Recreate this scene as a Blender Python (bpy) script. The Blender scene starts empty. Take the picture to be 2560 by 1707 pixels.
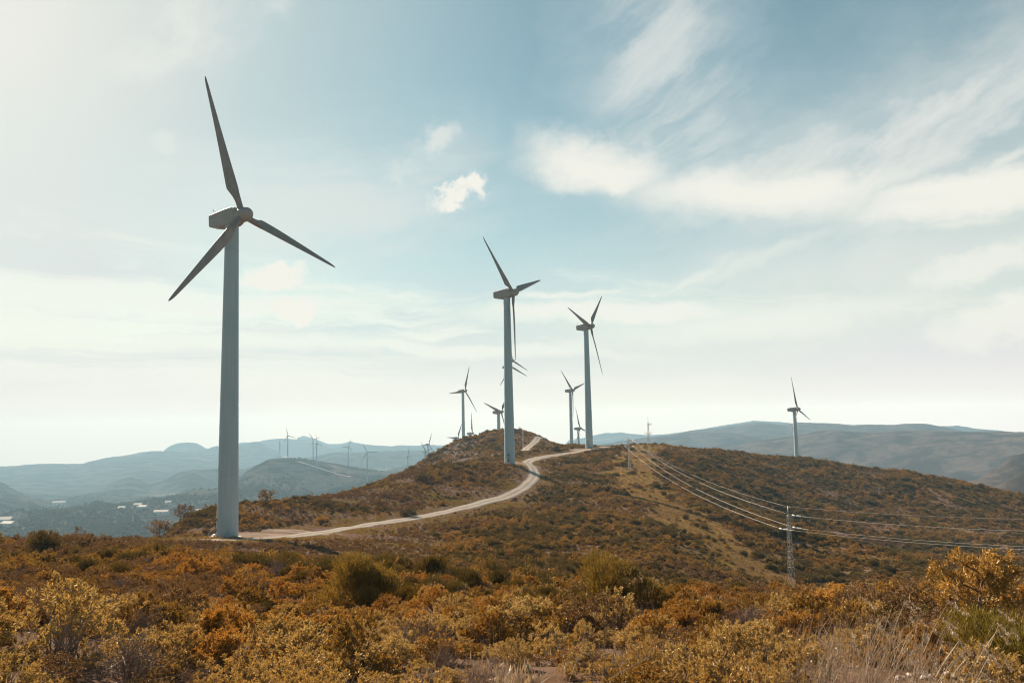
import bpy, math, random
import numpy as np
from mathutils import Vector, Matrix

random.seed(7)
RNG = np.random.default_rng(11)
SC = bpy.context.scene
COL = SC.collection
PI = math.pi

# ------------------------------------------------------------------ camera
W, H = 2560.0, 1707.0                     # pixel frame used to turn photo positions into directions
FPX = 28.0 / 36.0 * W
PITCH, ROLL = math.radians(5.5), math.radians(-1.1)
cam_d = bpy.data.cameras.new('camera')
cam_d.lens, cam_d.sensor_width = 28.0, 36.0
cam_d.clip_start, cam_d.clip_end = 0.1, 60000.0
cam = bpy.data.objects.new('camera', cam_d)
COL.objects.link(cam)
cam.matrix_world = Matrix.Rotation(PI / 2 + PITCH, 4, 'X') @ Matrix.Rotation(ROLL, 4, 'Z')
SC.camera = cam
SC.render.resolution_x, SC.render.resolution_y = 1024, 682
CR = np.array(cam.matrix_world.to_3x3())

def ray(u, v):
    return CR @ np.array([(u - W / 2) / FPX, -(v - H / 2) / FPX, -1.0])

def at(u, v, d):
    """the point seen at photo pixel (u, v), d metres away over the ground"""
    r = ray(u, v)
    return r / math.hypot(r[0], r[1]) * d

def azel(u, v):
    r = ray(u, v)
    return math.atan2(r[0], r[1]), math.atan2(r[2], math.hypot(r[0], r[1]))

# ------------------------------------------------------------------ light
SUN_AZ, SUN_EL = math.radians(-36), math.radians(34)      # left of the view, ahead of the camera
SC.view_settings.view_transform = 'Standard'
SC.view_settings.look = 'None'
SC.view_settings.exposure = 1.5
SC.view_settings.gamma = 1.0
sun_d = bpy.data.lights.new('sun', 'SUN')
sun_d.energy, sun_d.angle, sun_d.color = 5.0, math.radians(0.5), (1.0, 0.85, 0.64)
sun = bpy.data.objects.new('sun', sun_d)
COL.objects.link(sun)
sv = Vector((math.sin(SUN_AZ) * math.cos(SUN_EL), math.cos(SUN_AZ) * math.cos(SUN_EL), math.sin(SUN_EL)))
sun.rotation_euler = (-sv).to_track_quat('-Z', 'Y').to_euler()
SC.cycles.use_denoising = True
SC.cycles.filter_width = 1.15
SC.cycles.max_bounces = 5
SC.cycles.diffuse_bounces = 1
SC.cycles.transmission_bounces = 4
SC.cycles.transparent_max_bounces = 6
SC.cycles.volume_bounces = 0
SC.cycles.caustics_reflective = False
SC.cycles.caustics_refractive = False

class NT:
    """small helper around a node tree"""
    def __init__(s, tree):
        s.t = tree
        tree.nodes.clear()
    def n(s, kind, **kw):
        nd = s.t.nodes.new(kind)
        for k, v in kw.items():
            setattr(nd, k, v)
        return nd
    def put(s, sock, val):
        if isinstance(val, bpy.types.NodeSocket):
            s.t.links.new(val, sock)
        elif val is not None:
            sock.default_value = val
    def math(s, op, a, b=None, c=None, clamp=False):
        nd = s.n('ShaderNodeMath', operation=op, use_clamp=clamp)
        for i, x in enumerate((a, b, c)):
            s.put(nd.inputs[i], x)
        return nd.outputs[0]
    def vmath(s, op, a, b=None, out=0):
        nd = s.n('ShaderNodeVectorMath', operation=op)
        s.put(nd.inputs[0], a)
        if op == 'SCALE':
            s.put(nd.inputs['Scale'], b)
        else:
            s.put(nd.inputs[1], b)
        return nd.outputs[out]
    def comb(s, x, y, z=0.0):
        nd = s.n('ShaderNodeCombineXYZ')
        for i, v in enumerate((x, y, z)):
            s.put(nd.inputs[i], v)
        return nd.outputs[0]
    def sep(s, v):
        nd = s.n('ShaderNodeSeparateXYZ')
        s.put(nd.inputs[0], v)
        return nd.outputs
    def ramp(s, v, lo, hi, a=0.0, b=1.0, smooth=True):
        nd = s.n('ShaderNodeMapRange', interpolation_type='SMOOTHSTEP' if smooth else 'LINEAR')
        for k, x in zip(('Value', 'From Min', 'From Max', 'To Min', 'To Max'), (v, lo, hi, a, b)):
            s.put(nd.inputs[k], x)
        return nd.outputs[0]
    def noise(s, v, scale, detail=4.0, rough=0.55, dist=0.0, color=False):
        nd = s.n('ShaderNodeTexNoise')
        s.put(nd.inputs['Vector'], v)
        nd.inputs['Scale'].default_value = scale
        nd.inputs['Detail'].default_value = detail
        nd.inputs['Roughness'].default_value = rough
        nd.inputs['Distortion'].default_value = dist
        return nd.outputs['Color' if color else 'Fac']
    def mix(s, f, a, b, mode='MIX'):
        nd = s.n('ShaderNodeMix', data_type='RGBA', blend_type=mode)
        s.put(nd.inputs[0], f)
        for sock, x in ((nd.inputs[6], a), (nd.inputs[7], b)):
            s.put(sock, (*x, 1.0) if isinstance(x, tuple) and len(x) == 3 else x)
        return nd.outputs[2]

# ------------------------------------------------------------------ sky: Nishita plus clouds fixed in world directions
world = bpy.data.worlds.new('World')
SC.world = world
world.use_nodes = True
N = NT(world.node_tree)
sky = N.n('ShaderNodeTexSky', sky_type='NISHITA')
sky.sun_disc = False
sky.sun_elevation, sky.sun_rotation = SUN_EL, SUN_AZ
sky.altitude, sky.air_density, sky.dust_density, sky.ozone_density = 600.0, 1.0, 0.5, 1.0
SKY_STRENGTH = 0.11
HAZE = 2.3e-4                              # density of the air box built at the end
tc = N.n('ShaderNodeTexCoord')
D = N.vmath('NORMALIZE', tc.outputs['Generated'])
dx, dy, dz = N.sep(D)
az = N.math('ARCTAN2', dx, dy)
el = N.math('ARCSINE', dz)
P2 = N.comb(az, el, 0.0)
skyc = N.mix(1.0, sky.outputs[0], (0.95, 1.08, 0.81), 'MULTIPLY')
skyc = N.vmath('SCALE', skyc, SKY_STRENGTH)
# warp shared by all the clouds
wv = N.noise(N.comb(N.math('MULTIPLY', az, 1.0), N.math('MULTIPLY', el, 1.6), 0.3), 7.0, 5.0, 0.6, color=True)
wv = N.vmath('SUBTRACT', wv, (0.5, 0.5, 0.5))
wv2 = N.noise(P2, 30.0, 4.0, 0.6, color=True)
wv2 = N.vmath('SUBTRACT', wv2, (0.5, 0.5, 0.5))

def blob(u, v, au, av, ang, soft, amount, warp=0.10, fine=0.0):
    """an elliptical patch of sky round photo direction (u, v); half sizes in degrees, ang degrees anticlockwise"""
    a0, e0 = azel(u, v)
    p = N.vmath('ADD', P2, N.vmath('SCALE', wv, warp))
    if fine:
        p = N.vmath('ADD', p, N.vmath('SCALE', wv2, fine))
    p = N.vmath('SUBTRACT', p, (a0, e0, 0.0))
    m = N.n('ShaderNodeMapping', vector_type='TEXTURE')
    N.put(m.inputs['Vector'], p)
    m.inputs['Rotation'].default_value = (0, 0, math.radians(ang))
    m.inputs['Scale'].default_value = (math.radians(au), math.radians(av), 1.0)
    l = N.vmath('LENGTH', N.vmath('MULTIPLY', m.outputs[0], (1, 1, 0)), None, 1)
    return N.ramp(l, 1.0 + soft, 1.0 - soft, 0.0, amount)

def streak(ang, sx, sy, scale, seed, detail=6.0, rough=0.6, dist=0.4):
    m = N.n('ShaderNodeMapping', vector_type='TEXTURE')
    N.put(m.inputs['Vector'], N.vmath('ADD', P2, N.vmath('SCALE', wv, 0.05)))
    m.inputs['Location'].default_value = (seed, seed * 0.7, 0)
    m.inputs['Rotation'].default_value = (0, 0, math.radians(ang))
    m.inputs['Scale'].default_value = (sx, sy, 1)
    return N.noise(m.outputs[0], scale, detail, rough, dist)

def add(*xs):
    r = xs[0]
    for x in xs[1:]:
        r = N.math('ADD', r, x)
    return r
def mx(*xs):
    r = xs[0]
    for x in xs[1:]:
        r = N.math('MAXIMUM', r, x)
    return r

# milky veil: thick towards the horizon and towards the sun, thin high on the right
veil = mx(N.ramp(el, math.radians(20), math.radians(3), 0.0, 0.95),
          N.ramp(N.math('SUBTRACT', az, N.math('MULTIPLY', el, 0.35)), math.radians(-2), math.radians(-36), 0.05, 0.97))
veil = N.math('MULTIPLY', veil, N.ramp(streak(8, 2.4, 1.0, 3.2, 1.3), 0.25, 0.7, 0.80, 1.0))
# layers of flat cloud low down
layers = N.math('MULTIPLY', N.ramp(streak(-2, 5.0, 0.55, 5.0, 4.2, 8.0, 0.62, 0.5), 0.44, 0.62),
                N.math('MULTIPLY', N.ramp(el, math.radians(17), math.radians(9)), 0.85))
wide = mx(blob(820, 530, 14, 7, 8, 0.9, 0.78, 0.12), blob(1080, 410, 6, 3.0, 18, 0.9, 0.75, 0.10, 0.03), blob(2050, 470, 21, 8, 6, 0.9, 0.8, 0.14), blob(1980, 720, 24, 6, 4, 0.9, 0.92, 0.10), blob(2350, 300, 14, 5, 28, 0.9, 0.75, 0.14))
wide = N.math('MULTIPLY', wide, N.ramp(streak(12, 2.8, 0.9, 5.0, 9.4, 8.0, 0.62, 0.7), 0.28, 0.62, 0.55, 1.0))
soft = N.math('MULTIPLY', N.ramp(streak(14, 3.0, 1.0, 4.0, 8.2, 8.0, 0.6, 0.8), 0.42, 0.72), N.ramp(az, math.radians(4), math.radians(-12), 0.0, 0.85))
# cirrus fan on the right
fan = N.math('MULTIPLY',
             mx(blob(2330, 330, 14, 3.2, 24, 0.75, 0.95, 0.14), blob(1670, 170, 6.0, 14, 8, 0.85, 0.80, 0.16),
                blob(1960, 430, 12, 4.0, 8, 0.8, 0.85, 0.12), blob(2000, 620, 17, 3.0, 12, 0.8, 0.65, 0.08),
                blob(2200, 760, 14, 2.6, 5, 0.7, 0.9, 0.08), blob(2480, 90, 6, 1.4, 34, 0.9, 0.35, 0.1)),
             N.math('MULTIPLY', N.ramp(streak(26, 2.6, 0.7, 7.0, 3.1, 8.0, 0.62, 0.6), 0.30, 0.62, 0.45, 1.0), N.ramp(streak(32, 3.0, 0.35, 16.0, 5.5, 8.0, 0.7, 0.8), 0.2, 0.7, 0.85, 1.0)))
band = mx(blob(1500, 410, 6.4, 2.4, -10, 0.65, 0.96, 0.07, 0.035), blob(1900, 485, 11, 2.2, -5, 0.75, 0.97, 0.06, 0.02),
          blob(2420, 490, 9, 1.9, 2, 0.6, 0.97, 0.06, 0.02))
band = N.math('MULTIPLY', band, N.ramp(streak(-4, 3.4, 0.8, 6.0, 6.6), 0.22, 0.55, 0.7, 1.0))
lines = mx(blob(1520, 778, 12, 1.0, -2, 0.6, 0.9, 0.05, 0.02), blob(1180, 870, 14, 0.55, -4, 0.7, 0.85, 0.04, 0.012),
           blob(500, 850, 18, 0.9, 0, 0.8, 0.8, 0.04, 0.012), blob(1900, 640, 7, 0.5, 17, 0.8, 0.7, 0.04, 0.02),
           blob(1720, 700, 4, 0.45, 25, 0.8, 0.75, 0.03, 0.02), blob(2420, 556, 3.4, 0.45, 0, 0.7, 0.8, 0.03, 0.01),
           blob(2480, 420, 4.5, 0.5, 22, 0.9, 0.8, 0.03, 0.01), blob(1900, 800, 12, 1.2, 3, 0.8, 0.85, 0.05, 0.02),
           blob(2300, 1000, 14, 1.6, 1, 0.8, 0.6, 0.05))
puffs = mx(blob(1135, 492, 1.9, 0.7, 8, 0.6, 1.0, 0.05, 0.06), blob(1192, 466, 0.95, 1.05, 20, 0.6, 1.0, 0.05, 0.06),
           blob(1095, 345, 1.9, 1.1, 30, 0.95, 0.72, 0.06, 0.06), blob(1010, 425, 1.7, 0.8, 10, 0.95, 0.62, 0.06, 0.06),
           blob(690, 680, 2.6, 1.0, 6, 0.45, 1.0, 0.06, 0.05), blob(735, 770, 1.9, 1.1, 14, 0.45, 1.0, 0.06, 0.05),
           blob(640, 790, 2.2, 0.6, 4, 0.5, 0.7, 0.06, 0.05),
           blob(415, 368, 1.0, 0.9, 0, 0.6, 0.5, 0.03, 0.02), blob(2470, 655, 4.4, 1.3, 14, 0.5, 0.85, 0.06, 0.05),
           blob(2520, 800, 4.5, 1.6, 12, 0.5, 0.9, 0.06, 0.05), blob(915, 1025, 1.4, 0.35, 4, 0.8, 0.3, 0.03, 0.03))
cloudy = mx(veil, fan, band, lines, puffs, layers, soft, wide)
front = N.ramp(N.math('ABSOLUTE', az), math.radians(95), math.radians(50), 0.0, 1.0)
cloudy = N.math('MULTIPLY', cloudy, front)
cloudy = N.math('MULTIPLY', cloudy, N.ramp(el, math.radians(60), math.radians(34)))
glow = blob(-140, 30, 13, 14, 20, 0.98, 1.0, 0.02)
ccol = N.mix(N.ramp(el, math.radians(22), math.radians(6)), (0.50, 0.615, 0.635), (0.65, 0.685, 0.72))
ccol = N.mix(N.ramp(mx(fan, wide), 0.2, 0.8), ccol, (0.76, 0.785, 0.75))
ccol = N.mix(glow, ccol, (0.86, 0.835, 0.78))
# thin veil is greyer blue than thick cloud
thick = mx(band, lines, puffs, N.math('MULTIPLY', layers, 1.1), N.math('MULTIPLY', soft, 0.9))
ccol = N.mix(N.ramp(thick, 0.2, 0.95), ccol, (0.90, 0.885, 0.81))
low = N.ramp(el, math.radians(7), math.radians(1), 0.0, 1.0)
ccol = N.mix(low, ccol, (0.82, 0.78, 0.79))
final = N.mix(cloudy, skyc, ccol)
final = N.vmath('SCALE', final, 0.353)
# added sky brightness towards the horizon, offsetting what the haze box dims
hpath = N.math('MINIMUM', N.math('DIVIDE', 66.0, N.math('MAXIMUM', dz, 0.004)), N.math('DIVIDE', 8800.0, N.math('MAXIMUM', N.math('ABSOLUTE', dx), N.math('ABSOLUTE', dy))))
hT = N.math('EXPONENT', N.math('MULTIPLY', hpath, -HAZE))
hk = N.mix(N.ramp(az, math.radians(-34), math.radians(26), 0.0, 1.0, False), (0.62, 0.745, 0.87), (0.24, 0.345, 0.46))
hL = N.vmath('SUBTRACT', (1.0, 1.0, 1.0), N.vmath('SCALE', hk, N.math('SUBTRACT', 1.0, hT)))
hL = N.vmath('MINIMUM', N.vmath('SCALE', hL, N.math('DIVIDE', 1.0, hT)), (13.0, 13.0, 13.0))
final = N.vmath('MULTIPLY', final, hL)
# below the horizon: dull ground light
final = N.mix(N.ramp(el, math.radians(-5), math.radians(-9)), final, (0.10, 0.09, 0.075))
bg = N.n('ShaderNodeBackground')
N.put(bg.inputs['Color'], final)
bg.inputs['Strength'].default_value = 1.0
out = N.n('ShaderNodeOutputWorld')
N.put(out.inputs['Surface'], bg.outputs[0])

# ------------------------------------------------------------------ object helpers
def tag(o, label=None, cat=None, group=None, kind=None):
    for k, v in (('label', label), ('category', cat), ('group', group), ('kind', kind)):
        if v:
            o[k] = v
    return o

def link(name, data=None, parent=None, loc=None):
    o = bpy.data.objects.new(name, data)
    COL.objects.link(o)
    if parent is not None:
        o.parent = parent
    if loc is not None:
        o.location = loc
    return o

class MB:
    """collects vertices and faces for ONE mesh"""
    def __init__(s):
        s.v, s.f, s.sm = [], [], []
    def face(s, idx, smooth=False):
        s.f.append(tuple(idx)); s.sm.append(smooth)
    def tube(s, pts, rad, sides=6, cap=True, smooth=True):
        pts = [np.asarray(p, float) for p in pts]
        if not hasattr(rad, '__len__'):
            rad = [rad] * len(pts)
        rings = []
        for i, p in enumerate(pts):
            d = pts[min(i + 1, len(pts) - 1)] - pts[max(i - 1, 0)]
            d = d / (np.linalg.norm(d) + 1e-9)
            a = np.cross(d, [0, 0, 1.0]) if abs(d[2]) < 0.95 else np.cross(d, [1.0, 0, 0])
            a /= np.linalg.norm(a)
            b = np.cross(d, a)
            k0 = len(s.v)
            for k in range(sides):
                t = 2 * PI * k / sides
                s.v.append(tuple(p + rad[i] * (math.cos(t) * a + math.sin(t) * b)))
            rings.append(k0)
        for r0, r1 in zip(rings[:-1], rings[1:]):
            for k in range(sides):
                k2 = (k + 1) % sides
                s.face((r0 + k, r1 + k, r1 + k2, r0 + k2), smooth)
        if cap:
            s.face([rings[0] + k for k in range(sides)])
            s.face([rings[-1] + k for k in reversed(range(sides))])
    def box(s, c, size, rz=0.0):
        cx, cy, cz = c
        hx, hy, hz = (q / 2 for q in size)
        k = len(s.v)
        co, si = math.cos(rz), math.sin(rz)
        for x, y, z in ((-1, -1, -1), (1, -1, -1), (1, 1, -1), (-1, 1, -1), (-1, -1, 1), (1, -1, 1), (1, 1, 1), (-1, 1, 1)):
            X, Y = x * hx, y * hy
            s.v.append((cx + X * co - Y * si, cy + X * si + Y * co, cz + z * hz))
        for q in ((0, 3, 2, 1), (4, 5, 6, 7), (0, 1, 5, 4), (1, 2, 6, 5), (2, 3, 7, 6), (3, 0, 4, 7)):
            s.face([k + i for i in q])
    def mesh(s, name, mat):
        me = bpy.data.meshes.new(name)
        me.from_pydata([tuple(map(float, p)) for p in s.v], [], s.f)
        me.polygons.foreach_set('use_smooth', s.sm)
        if mat:
            me.materials.append(mat)
        me.update()
        return me
    def build(s, name, mat, parent=None, loc=None):
        return link(name, s.mesh(name, mat), parent, loc)

def quad_mesh(name, verts, quads, mats, smooth=False):
    me = bpy.data.meshes.new(name)
    nv, nq = len(verts), len(quads)
    me.vertices.add(nv)
    me.vertices.foreach_set('co', np.asarray(verts, np.float32).ravel())
    me.loops.add(nq * 4)
    me.loops.foreach_set('vertex_index', np.asarray(quads, np.int32).ravel())
    me.polygons.add(nq)
    me.polygons.foreach_set('loop_start', np.arange(nq, dtype=np.int32) * 4)
    me.polygons.foreach_set('loop_total', np.full(nq, 4, np.int32))
    me.polygons.foreach_set('use_smooth', np.full(nq, smooth))
    for m in mats if isinstance(mats, (list, tuple)) else [mats]:
        me.materials.append(m)
    me.update()
    me.validate()
    return me

# ------------------------------------------------------------------ materials
def new_mat(name):
    m = bpy.data.materials.new(name)
    m.use_nodes = True
    return m, NT(m.node_tree)

def principled(M, col, rough=0.8, metal=0.0, bump=None, bstr=0.3, bdist=0.1, spec=0.3):
    p = M.n('ShaderNodeBsdfPrincipled')
    M.put(p.inputs['Base Color'], (*col, 1.0) if isinstance(col, tuple) else col)
    M.put(p.inputs['Roughness'], rough)
    M.put(p.inputs['Metallic'], metal)
    p.inputs['Specular IOR Level'].default_value = spec
    if bump is not None:
        b = M.n('ShaderNodeBump')
        b.inputs['Strength'].default_value = bstr
        b.inputs['Distance'].default_value = bdist
        M.put(b.inputs['Height'], bump)
        M.put(p.inputs['Normal'], b.outputs[0])
    o = M.n('ShaderNodeOutputMaterial')
    M.put(o.inputs['Surface'], p.outputs[0])
    return p

def matte(M, col, bump, bstr, bdist):
    d = M.n('ShaderNodeBsdfDiffuse')
    M.put(d.inputs['Color'], col)
    d.inputs['Roughness'].default_value = 0.6
    b = M.n('ShaderNodeBump')
    b.inputs['Strength'].default_value = bstr
    b.inputs['Distance'].default_value = bdist
    M.put(b.inputs['Height'], bump)
    M.put(d.inputs['Normal'], b.outputs[0])
    o = M.n('ShaderNodeOutputMaterial')
    M.put(o.inputs['Surface'], d.outputs[0])

def simple(name, col, rough=0.6, metal=0.0, vary=0.15, scale=3.0, spec=0.3):
    m, M = new_mat(name)
    g = M.n('ShaderNodeNewGeometry')
    n = M.noise(g.outputs['Position'], scale, 5.0, 0.6)
    c = M.mix(M.ramp(n, 0.3, 0.7), tuple(x * (1 - vary) for x in col), tuple(min(1, x * (1 + vary)) for x in col))
    principled(M, c, rough, metal, spec=spec)
    return m

def leaf_mat(name, cols, trans=0.25, patch=0.16, inst=0.5):
    """foliage: colour varies per plant, over patches of ground and a little from leaf to leaf"""
    m, M = new_mat(name)
    g = M.n('ShaderNodeNewGeometry')
    oi = M.n('ShaderNodeObjectInfo')
    pos = g.outputs['Position']
    a = M.noise(pos, patch, 3.0, 0.6)
    t = M.math('ADD', M.math('MULTIPLY', M.ramp(a, 0.28, 0.72), 1 - inst), M.math('MULTIPLY', oi.outputs['Random'], inst))
    r = M.n('ShaderNodeValToRGB')
    el_ = r.color_ramp.elements
    while len(el_) < len(cols):
        el_.new(0.5)
    for i, c in enumerate(cols):
        el_[i].position = i / (len(cols) - 1)
        el_[i].color = (*c, 1)
    M.put(r.inputs[0], t)
    fine = M.noise(pos, 14.0, 3.0, 0.7)
    c = M.mix(1.0, r.outputs[0], M.mix(fine, (0.44, 0.43, 0.46), (1.36, 1.33, 1.26)), 'MULTIPLY')
    d = M.n('ShaderNodeBsdfDiffuse'); M.put(d.inputs[0], c)
    tr = M.n('ShaderNodeBsdfTranslucent'); M.put(tr.inputs[0], M.mix(1.0, c, (1.25, 1.05, 0.6), 'MULTIPLY'))
    gl = M.n('ShaderNodeBsdfGlossy'); gl.inputs['Roughness'].default_value = 0.50
    M.put(gl.inputs[0], (0.85, 0.76, 0.60, 1))
    s1 = M.n('ShaderNodeMixShader'); s1.inputs[0].default_value = trans
    M.put(s1.inputs[1], d.outputs[0]); M.put(s1.inputs[2], tr.outputs[0])
    s2 = M.n('ShaderNodeMixShader'); s2.inputs[0].default_value = 0.045
    M.put(s2.inputs[1], s1.outputs[0]); M.put(s2.inputs[2], gl.outputs[0])
    o = M.n('ShaderNodeOutputMaterial'); M.put(o.inputs['Surface'], s2.outputs[0])
    return m

M_OCHRE = leaf_mat('ochre_leaf', [(0.19, 0.088, 0.026), (0.45, 0.232, 0.054), (0.25, 0.148, 0.034), (0.66, 0.400, 0.140)])
M_PALE = leaf_mat('pale_leaf', [(0.407, 0.259, 0.094), (0.451, 0.314, 0.132), (0.528, 0.396, 0.193)])
M_OLIVE = leaf_mat('olive_leaf', [(0.055, 0.040, 0.011), (0.095, 0.068, 0.016), (0.14, 0.092, 0.021)])
M_GREEN = leaf_mat('green_leaf', [(0.17, 0.135, 0.024), (0.22, 0.165, 0.03)])
M_RUST = leaf_mat('rust_leaf', [(0.144, 0.083, 0.046), (0.190, 0.110, 0.051), (0.132, 0.078, 0.048)])
M_SLOPE = leaf_mat('slope_leaf', [(0.17, 0.082, 0.025), (0.29, 0.155, 0.034), (0.22, 0.140, 0.030), (0.38, 0.220, 0.052), (0.20, 0.100, 0.031)])
M_BROOM = leaf_mat('broom_leaf', [(0.15, 0.110, 0.028), (0.20, 0.140, 0.034), (0.26, 0.175, 0.045)])
M_TWIG = simple('dry_twig', (0.26, 0.19, 0.16), 0.9, vary=0.3, scale=8)
M_STALK = leaf_mat('dry_stalk', [(0.34, 0.265, 0.235), (0.42, 0.34, 0.29), (0.29, 0.215, 0.20)], trans=0.2)
M_TUFT = leaf_mat('golden_grass', [(0.17, 0.115, 0.034), (0.22, 0.15, 0.045), (0.16, 0.12, 0.034)], trans=0.3)
M_BARK = simple('bark', (0.13, 0.085, 0.06), 0.9, vary=0.4, scale=20)
M_SCRUB = leaf_mat('valley_tree_leaf', [(0.045, 0.060, 0.030), (0.065, 0.070, 0.035), (0.09, 0.085, 0.045)], trans=0.2, patch=0.01)

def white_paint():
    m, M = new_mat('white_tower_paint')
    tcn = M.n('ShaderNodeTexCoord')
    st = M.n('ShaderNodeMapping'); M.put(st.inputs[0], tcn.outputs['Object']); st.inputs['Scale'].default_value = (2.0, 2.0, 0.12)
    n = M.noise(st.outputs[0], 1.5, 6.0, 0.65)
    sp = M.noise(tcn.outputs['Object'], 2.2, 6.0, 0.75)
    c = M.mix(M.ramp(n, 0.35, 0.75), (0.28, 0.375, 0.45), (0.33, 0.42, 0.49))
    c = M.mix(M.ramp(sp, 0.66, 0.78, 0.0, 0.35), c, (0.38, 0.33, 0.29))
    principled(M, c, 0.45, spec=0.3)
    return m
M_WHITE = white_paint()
M_BLADE = simple('blade_paint', (0.20, 0.183, 0.186), 0.5, vary=0.14, scale=0.8)  # dark grey throughout, tone varies slightly at random
M_NACELLE = simple('nacelle_shell', (0.27, 0.265, 0.27), 0.5, vary=0.08, scale=0.7)
M_DARK = simple('dark_vent', (0.03, 0.03, 0.035), 0.6)
M_STEEL = simple('galvanised_steel', (0.46, 0.44, 0.43), 0.5, 0.15, vary=0.2, scale=2)
M_CABLE = simple('aluminium_cable', (0.50, 0.47, 0.44), 0.45, 0.0, vary=0.05)
M_GLASS = simple('white_porcelain', (0.85, 0.85, 0.83), 0.25, vary=0.03)
M_CONC = simple('concrete', (0.42, 0.40, 0.37), 0.9, vary=0.2)
M_WALL = simple('pale_house_wall', (0.60, 0.58, 0.55), 0.9, vary=0.06)
M_ROOF = simple('pale_roof', (0.62, 0.52, 0.46), 0.9, vary=0.15)
M_STONE = simple('pale_stone', (0.46, 0.38, 0.34), 0.95, vary=0.3, scale=9)

# ------------------------------------------------------------------ terrain
def vnoise(x, y, seed=0):
    xi, yi = np.floor(x).astype(np.int64), np.floor(y).astype(np.int64)
    fx, fy = x - xi, y - yi
    fx, fy = fx * fx * fx * (fx * (fx * 6 - 15) + 10), fy * fy * fy * (fy * (fy * 6 - 15) + 10)
    def h(a, b):
        n = (a * 374761393 + b * 668265263 + seed * 974634777) & 0x7fffffff
        n = ((n ^ (n >> 13)) * 1274126177) & 0x7fffffff
        return ((n ^ (n >> 16)) & 0xffff) / 65535.0
    return (h(xi, yi) * (1 - fx) + h(xi + 1, yi) * fx) * (1 - fy) + (h(xi, yi + 1) * (1 - fx) + h(xi + 1, yi + 1) * fx) * fy

def fbm(x, y, oct=4, seed=0, gain=0.5):
    s, a, t = 0.0, 1.0, 0.0
    for k in range(oct):
        s = s + a * vnoise(x * 2 ** k + 17.3 * k, y * 2 ** k - 9.1 * k, seed + k)
        t += a; a *= gain
    return s / t * 2 - 1                       # about -1..1

def ridged(x, y, oct=4, seed=0):
    s, a, t = 0.0, 1.0, 0.0
    for k in range(oct):
        n = 1 - np.abs(vnoise(x * 2 ** k + 5.7 * k, y * 2 ** k + 3.3 * k, seed + k) * 2 - 1)
        s = s + a * n * n; t += a; a *= 0.5
    return s / t

NEAR_PTS = []          # (azimuth, distance, height)
def near(u, *rv):
    for r, v in rv:
        p = at(u, v, r)
        NEAR_PTS.append((math.atan2(p[0], p[1]), r, p[2]))
def nearz(u, *rz):
    a = azel(u, 1000)[0]
    for r, z in rz:
        NEAR_PTS.append((a, r, z))
for u, s in ((-900, .085), (-400, .085), (0, .088), (300, .112), (600, .125), (950, .13), (1280, .135), (1600, .138), (1980, .125), (2300, .118), (2560, .112), (3000, .11), (3600, .10)):
    nearz(u, (0.5, -2.05), (4, -2.0 - s * 4), (9, -2 - s * 9), (16, -2 - s * 16))
nearz(-900, (30, -4.8), (60, -7.5), (100, -11.5), (140, -22), (220, -60), (320, -95), (450, -125), (700, -160))
nearz(-400, (30, -4.8), (60, -7.5), (95, -11.2), (130, -19), (200, -52), (300, -92), (450, -125), (700, -160))
near(0, (28, 1500), (50, 1418), (75, 1380), (98, 1358)); nearz(0, (130, -19), (200, -50), (300, -90), (450, -125), (700, -160))
near(200, (28, 1480), (50, 1412), (75, 1376), (105, 1357)); nearz(200, (140, -21), (200, -45), (300, -85), (450, -122), (700, -160))
near(380, (28, 1468), (50, 1410), (80, 1378), (118, 1353)); nearz(380, (150, -21.5), (210, -42), (300, -78), (450, -120), (700, -160))
near(575, (28, 1466), (50, 1412), (80, 1380), (105, 1357), (125, 1347), (132, 1338), (142, 1300), (152, 1266)); nearz(600, (190, -22), (240, -38), (300, -60), (450, -112), (700, -160))
near(470, (152, 1300), (140, 1330))
near(800, (28, 1470), (50, 1425), (80, 1395), (110, 1358), (135, 1333), (155, 1290), (178, 1241)); nearz(800, (230, -27), (300, -46), (380, -72), (480, -105), (700, -160))
near(980, (25, 1490), (45, 1440), (70, 1418), (100, 1385), (130, 1340), (155, 1303), (180, 1245), (205, 1198)); nearz(980, (250, -19), (310, -27), (365, -27), (440, -52), (540, -95), (700, -150))
near(1130, (25, 1500), (45, 1455), (70, 1430), (100, 1395), (135, 1335), (168, 1277), (195, 1215), (220, 1164)); nearz(1130, (265, -18), (320, -18.5)); near(1130, (370, 1130), (405, 1108)); nearz(1130, (480, -34), (612, -32), (700, -70), (850, -75))
near(1280, (25, 1505), (45, 1470), (70, 1440), (95, 1405), (140, 1318), (190, 1246), (215, 1195), (233, 1160), (262, 1146), (300, 1133), (335, 1122), (380, 1095), (418, 1077)); nearz(1265, (470, -22), (530, -42), (640, -20), (700, -20), (850, -75))
near(1370, (345, 1125), (390, 1102)); nearz(1370, (460, -25))
near(1335, (330, 1120), (385, 1093), (410, 1082))
near(1430, (25, 1505), (45, 1480), (70, 1458), (100, 1400), (150, 1310), (200, 1235), (250, 1185), (300, 1145), (331, 1122), (350, 1114)); nearz(1430, (400, -19), (480, -28), (597, -30), (761, -66), (900, -90))
near(1600, (25, 1502), (40, 1512), (60, 1500), (85, 1445), (120, 1360), (180, 1262), (230, 1210), (275, 1155), (320, 1124), (350, 1111)); nearz(1600, (420, -26), (500, -45), (620, -80), (800, -120))
near(1790, (24, 1500), (40, 1530), (65, 1520), (100, 1440), (140, 1370), (170, 1320), (200, 1275), (235, 1238), (270, 1210), (310, 1170), (345, 1135), (372, 1124)); nearz(1790, (450, -35), (535, -50), (700, -110))
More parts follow.
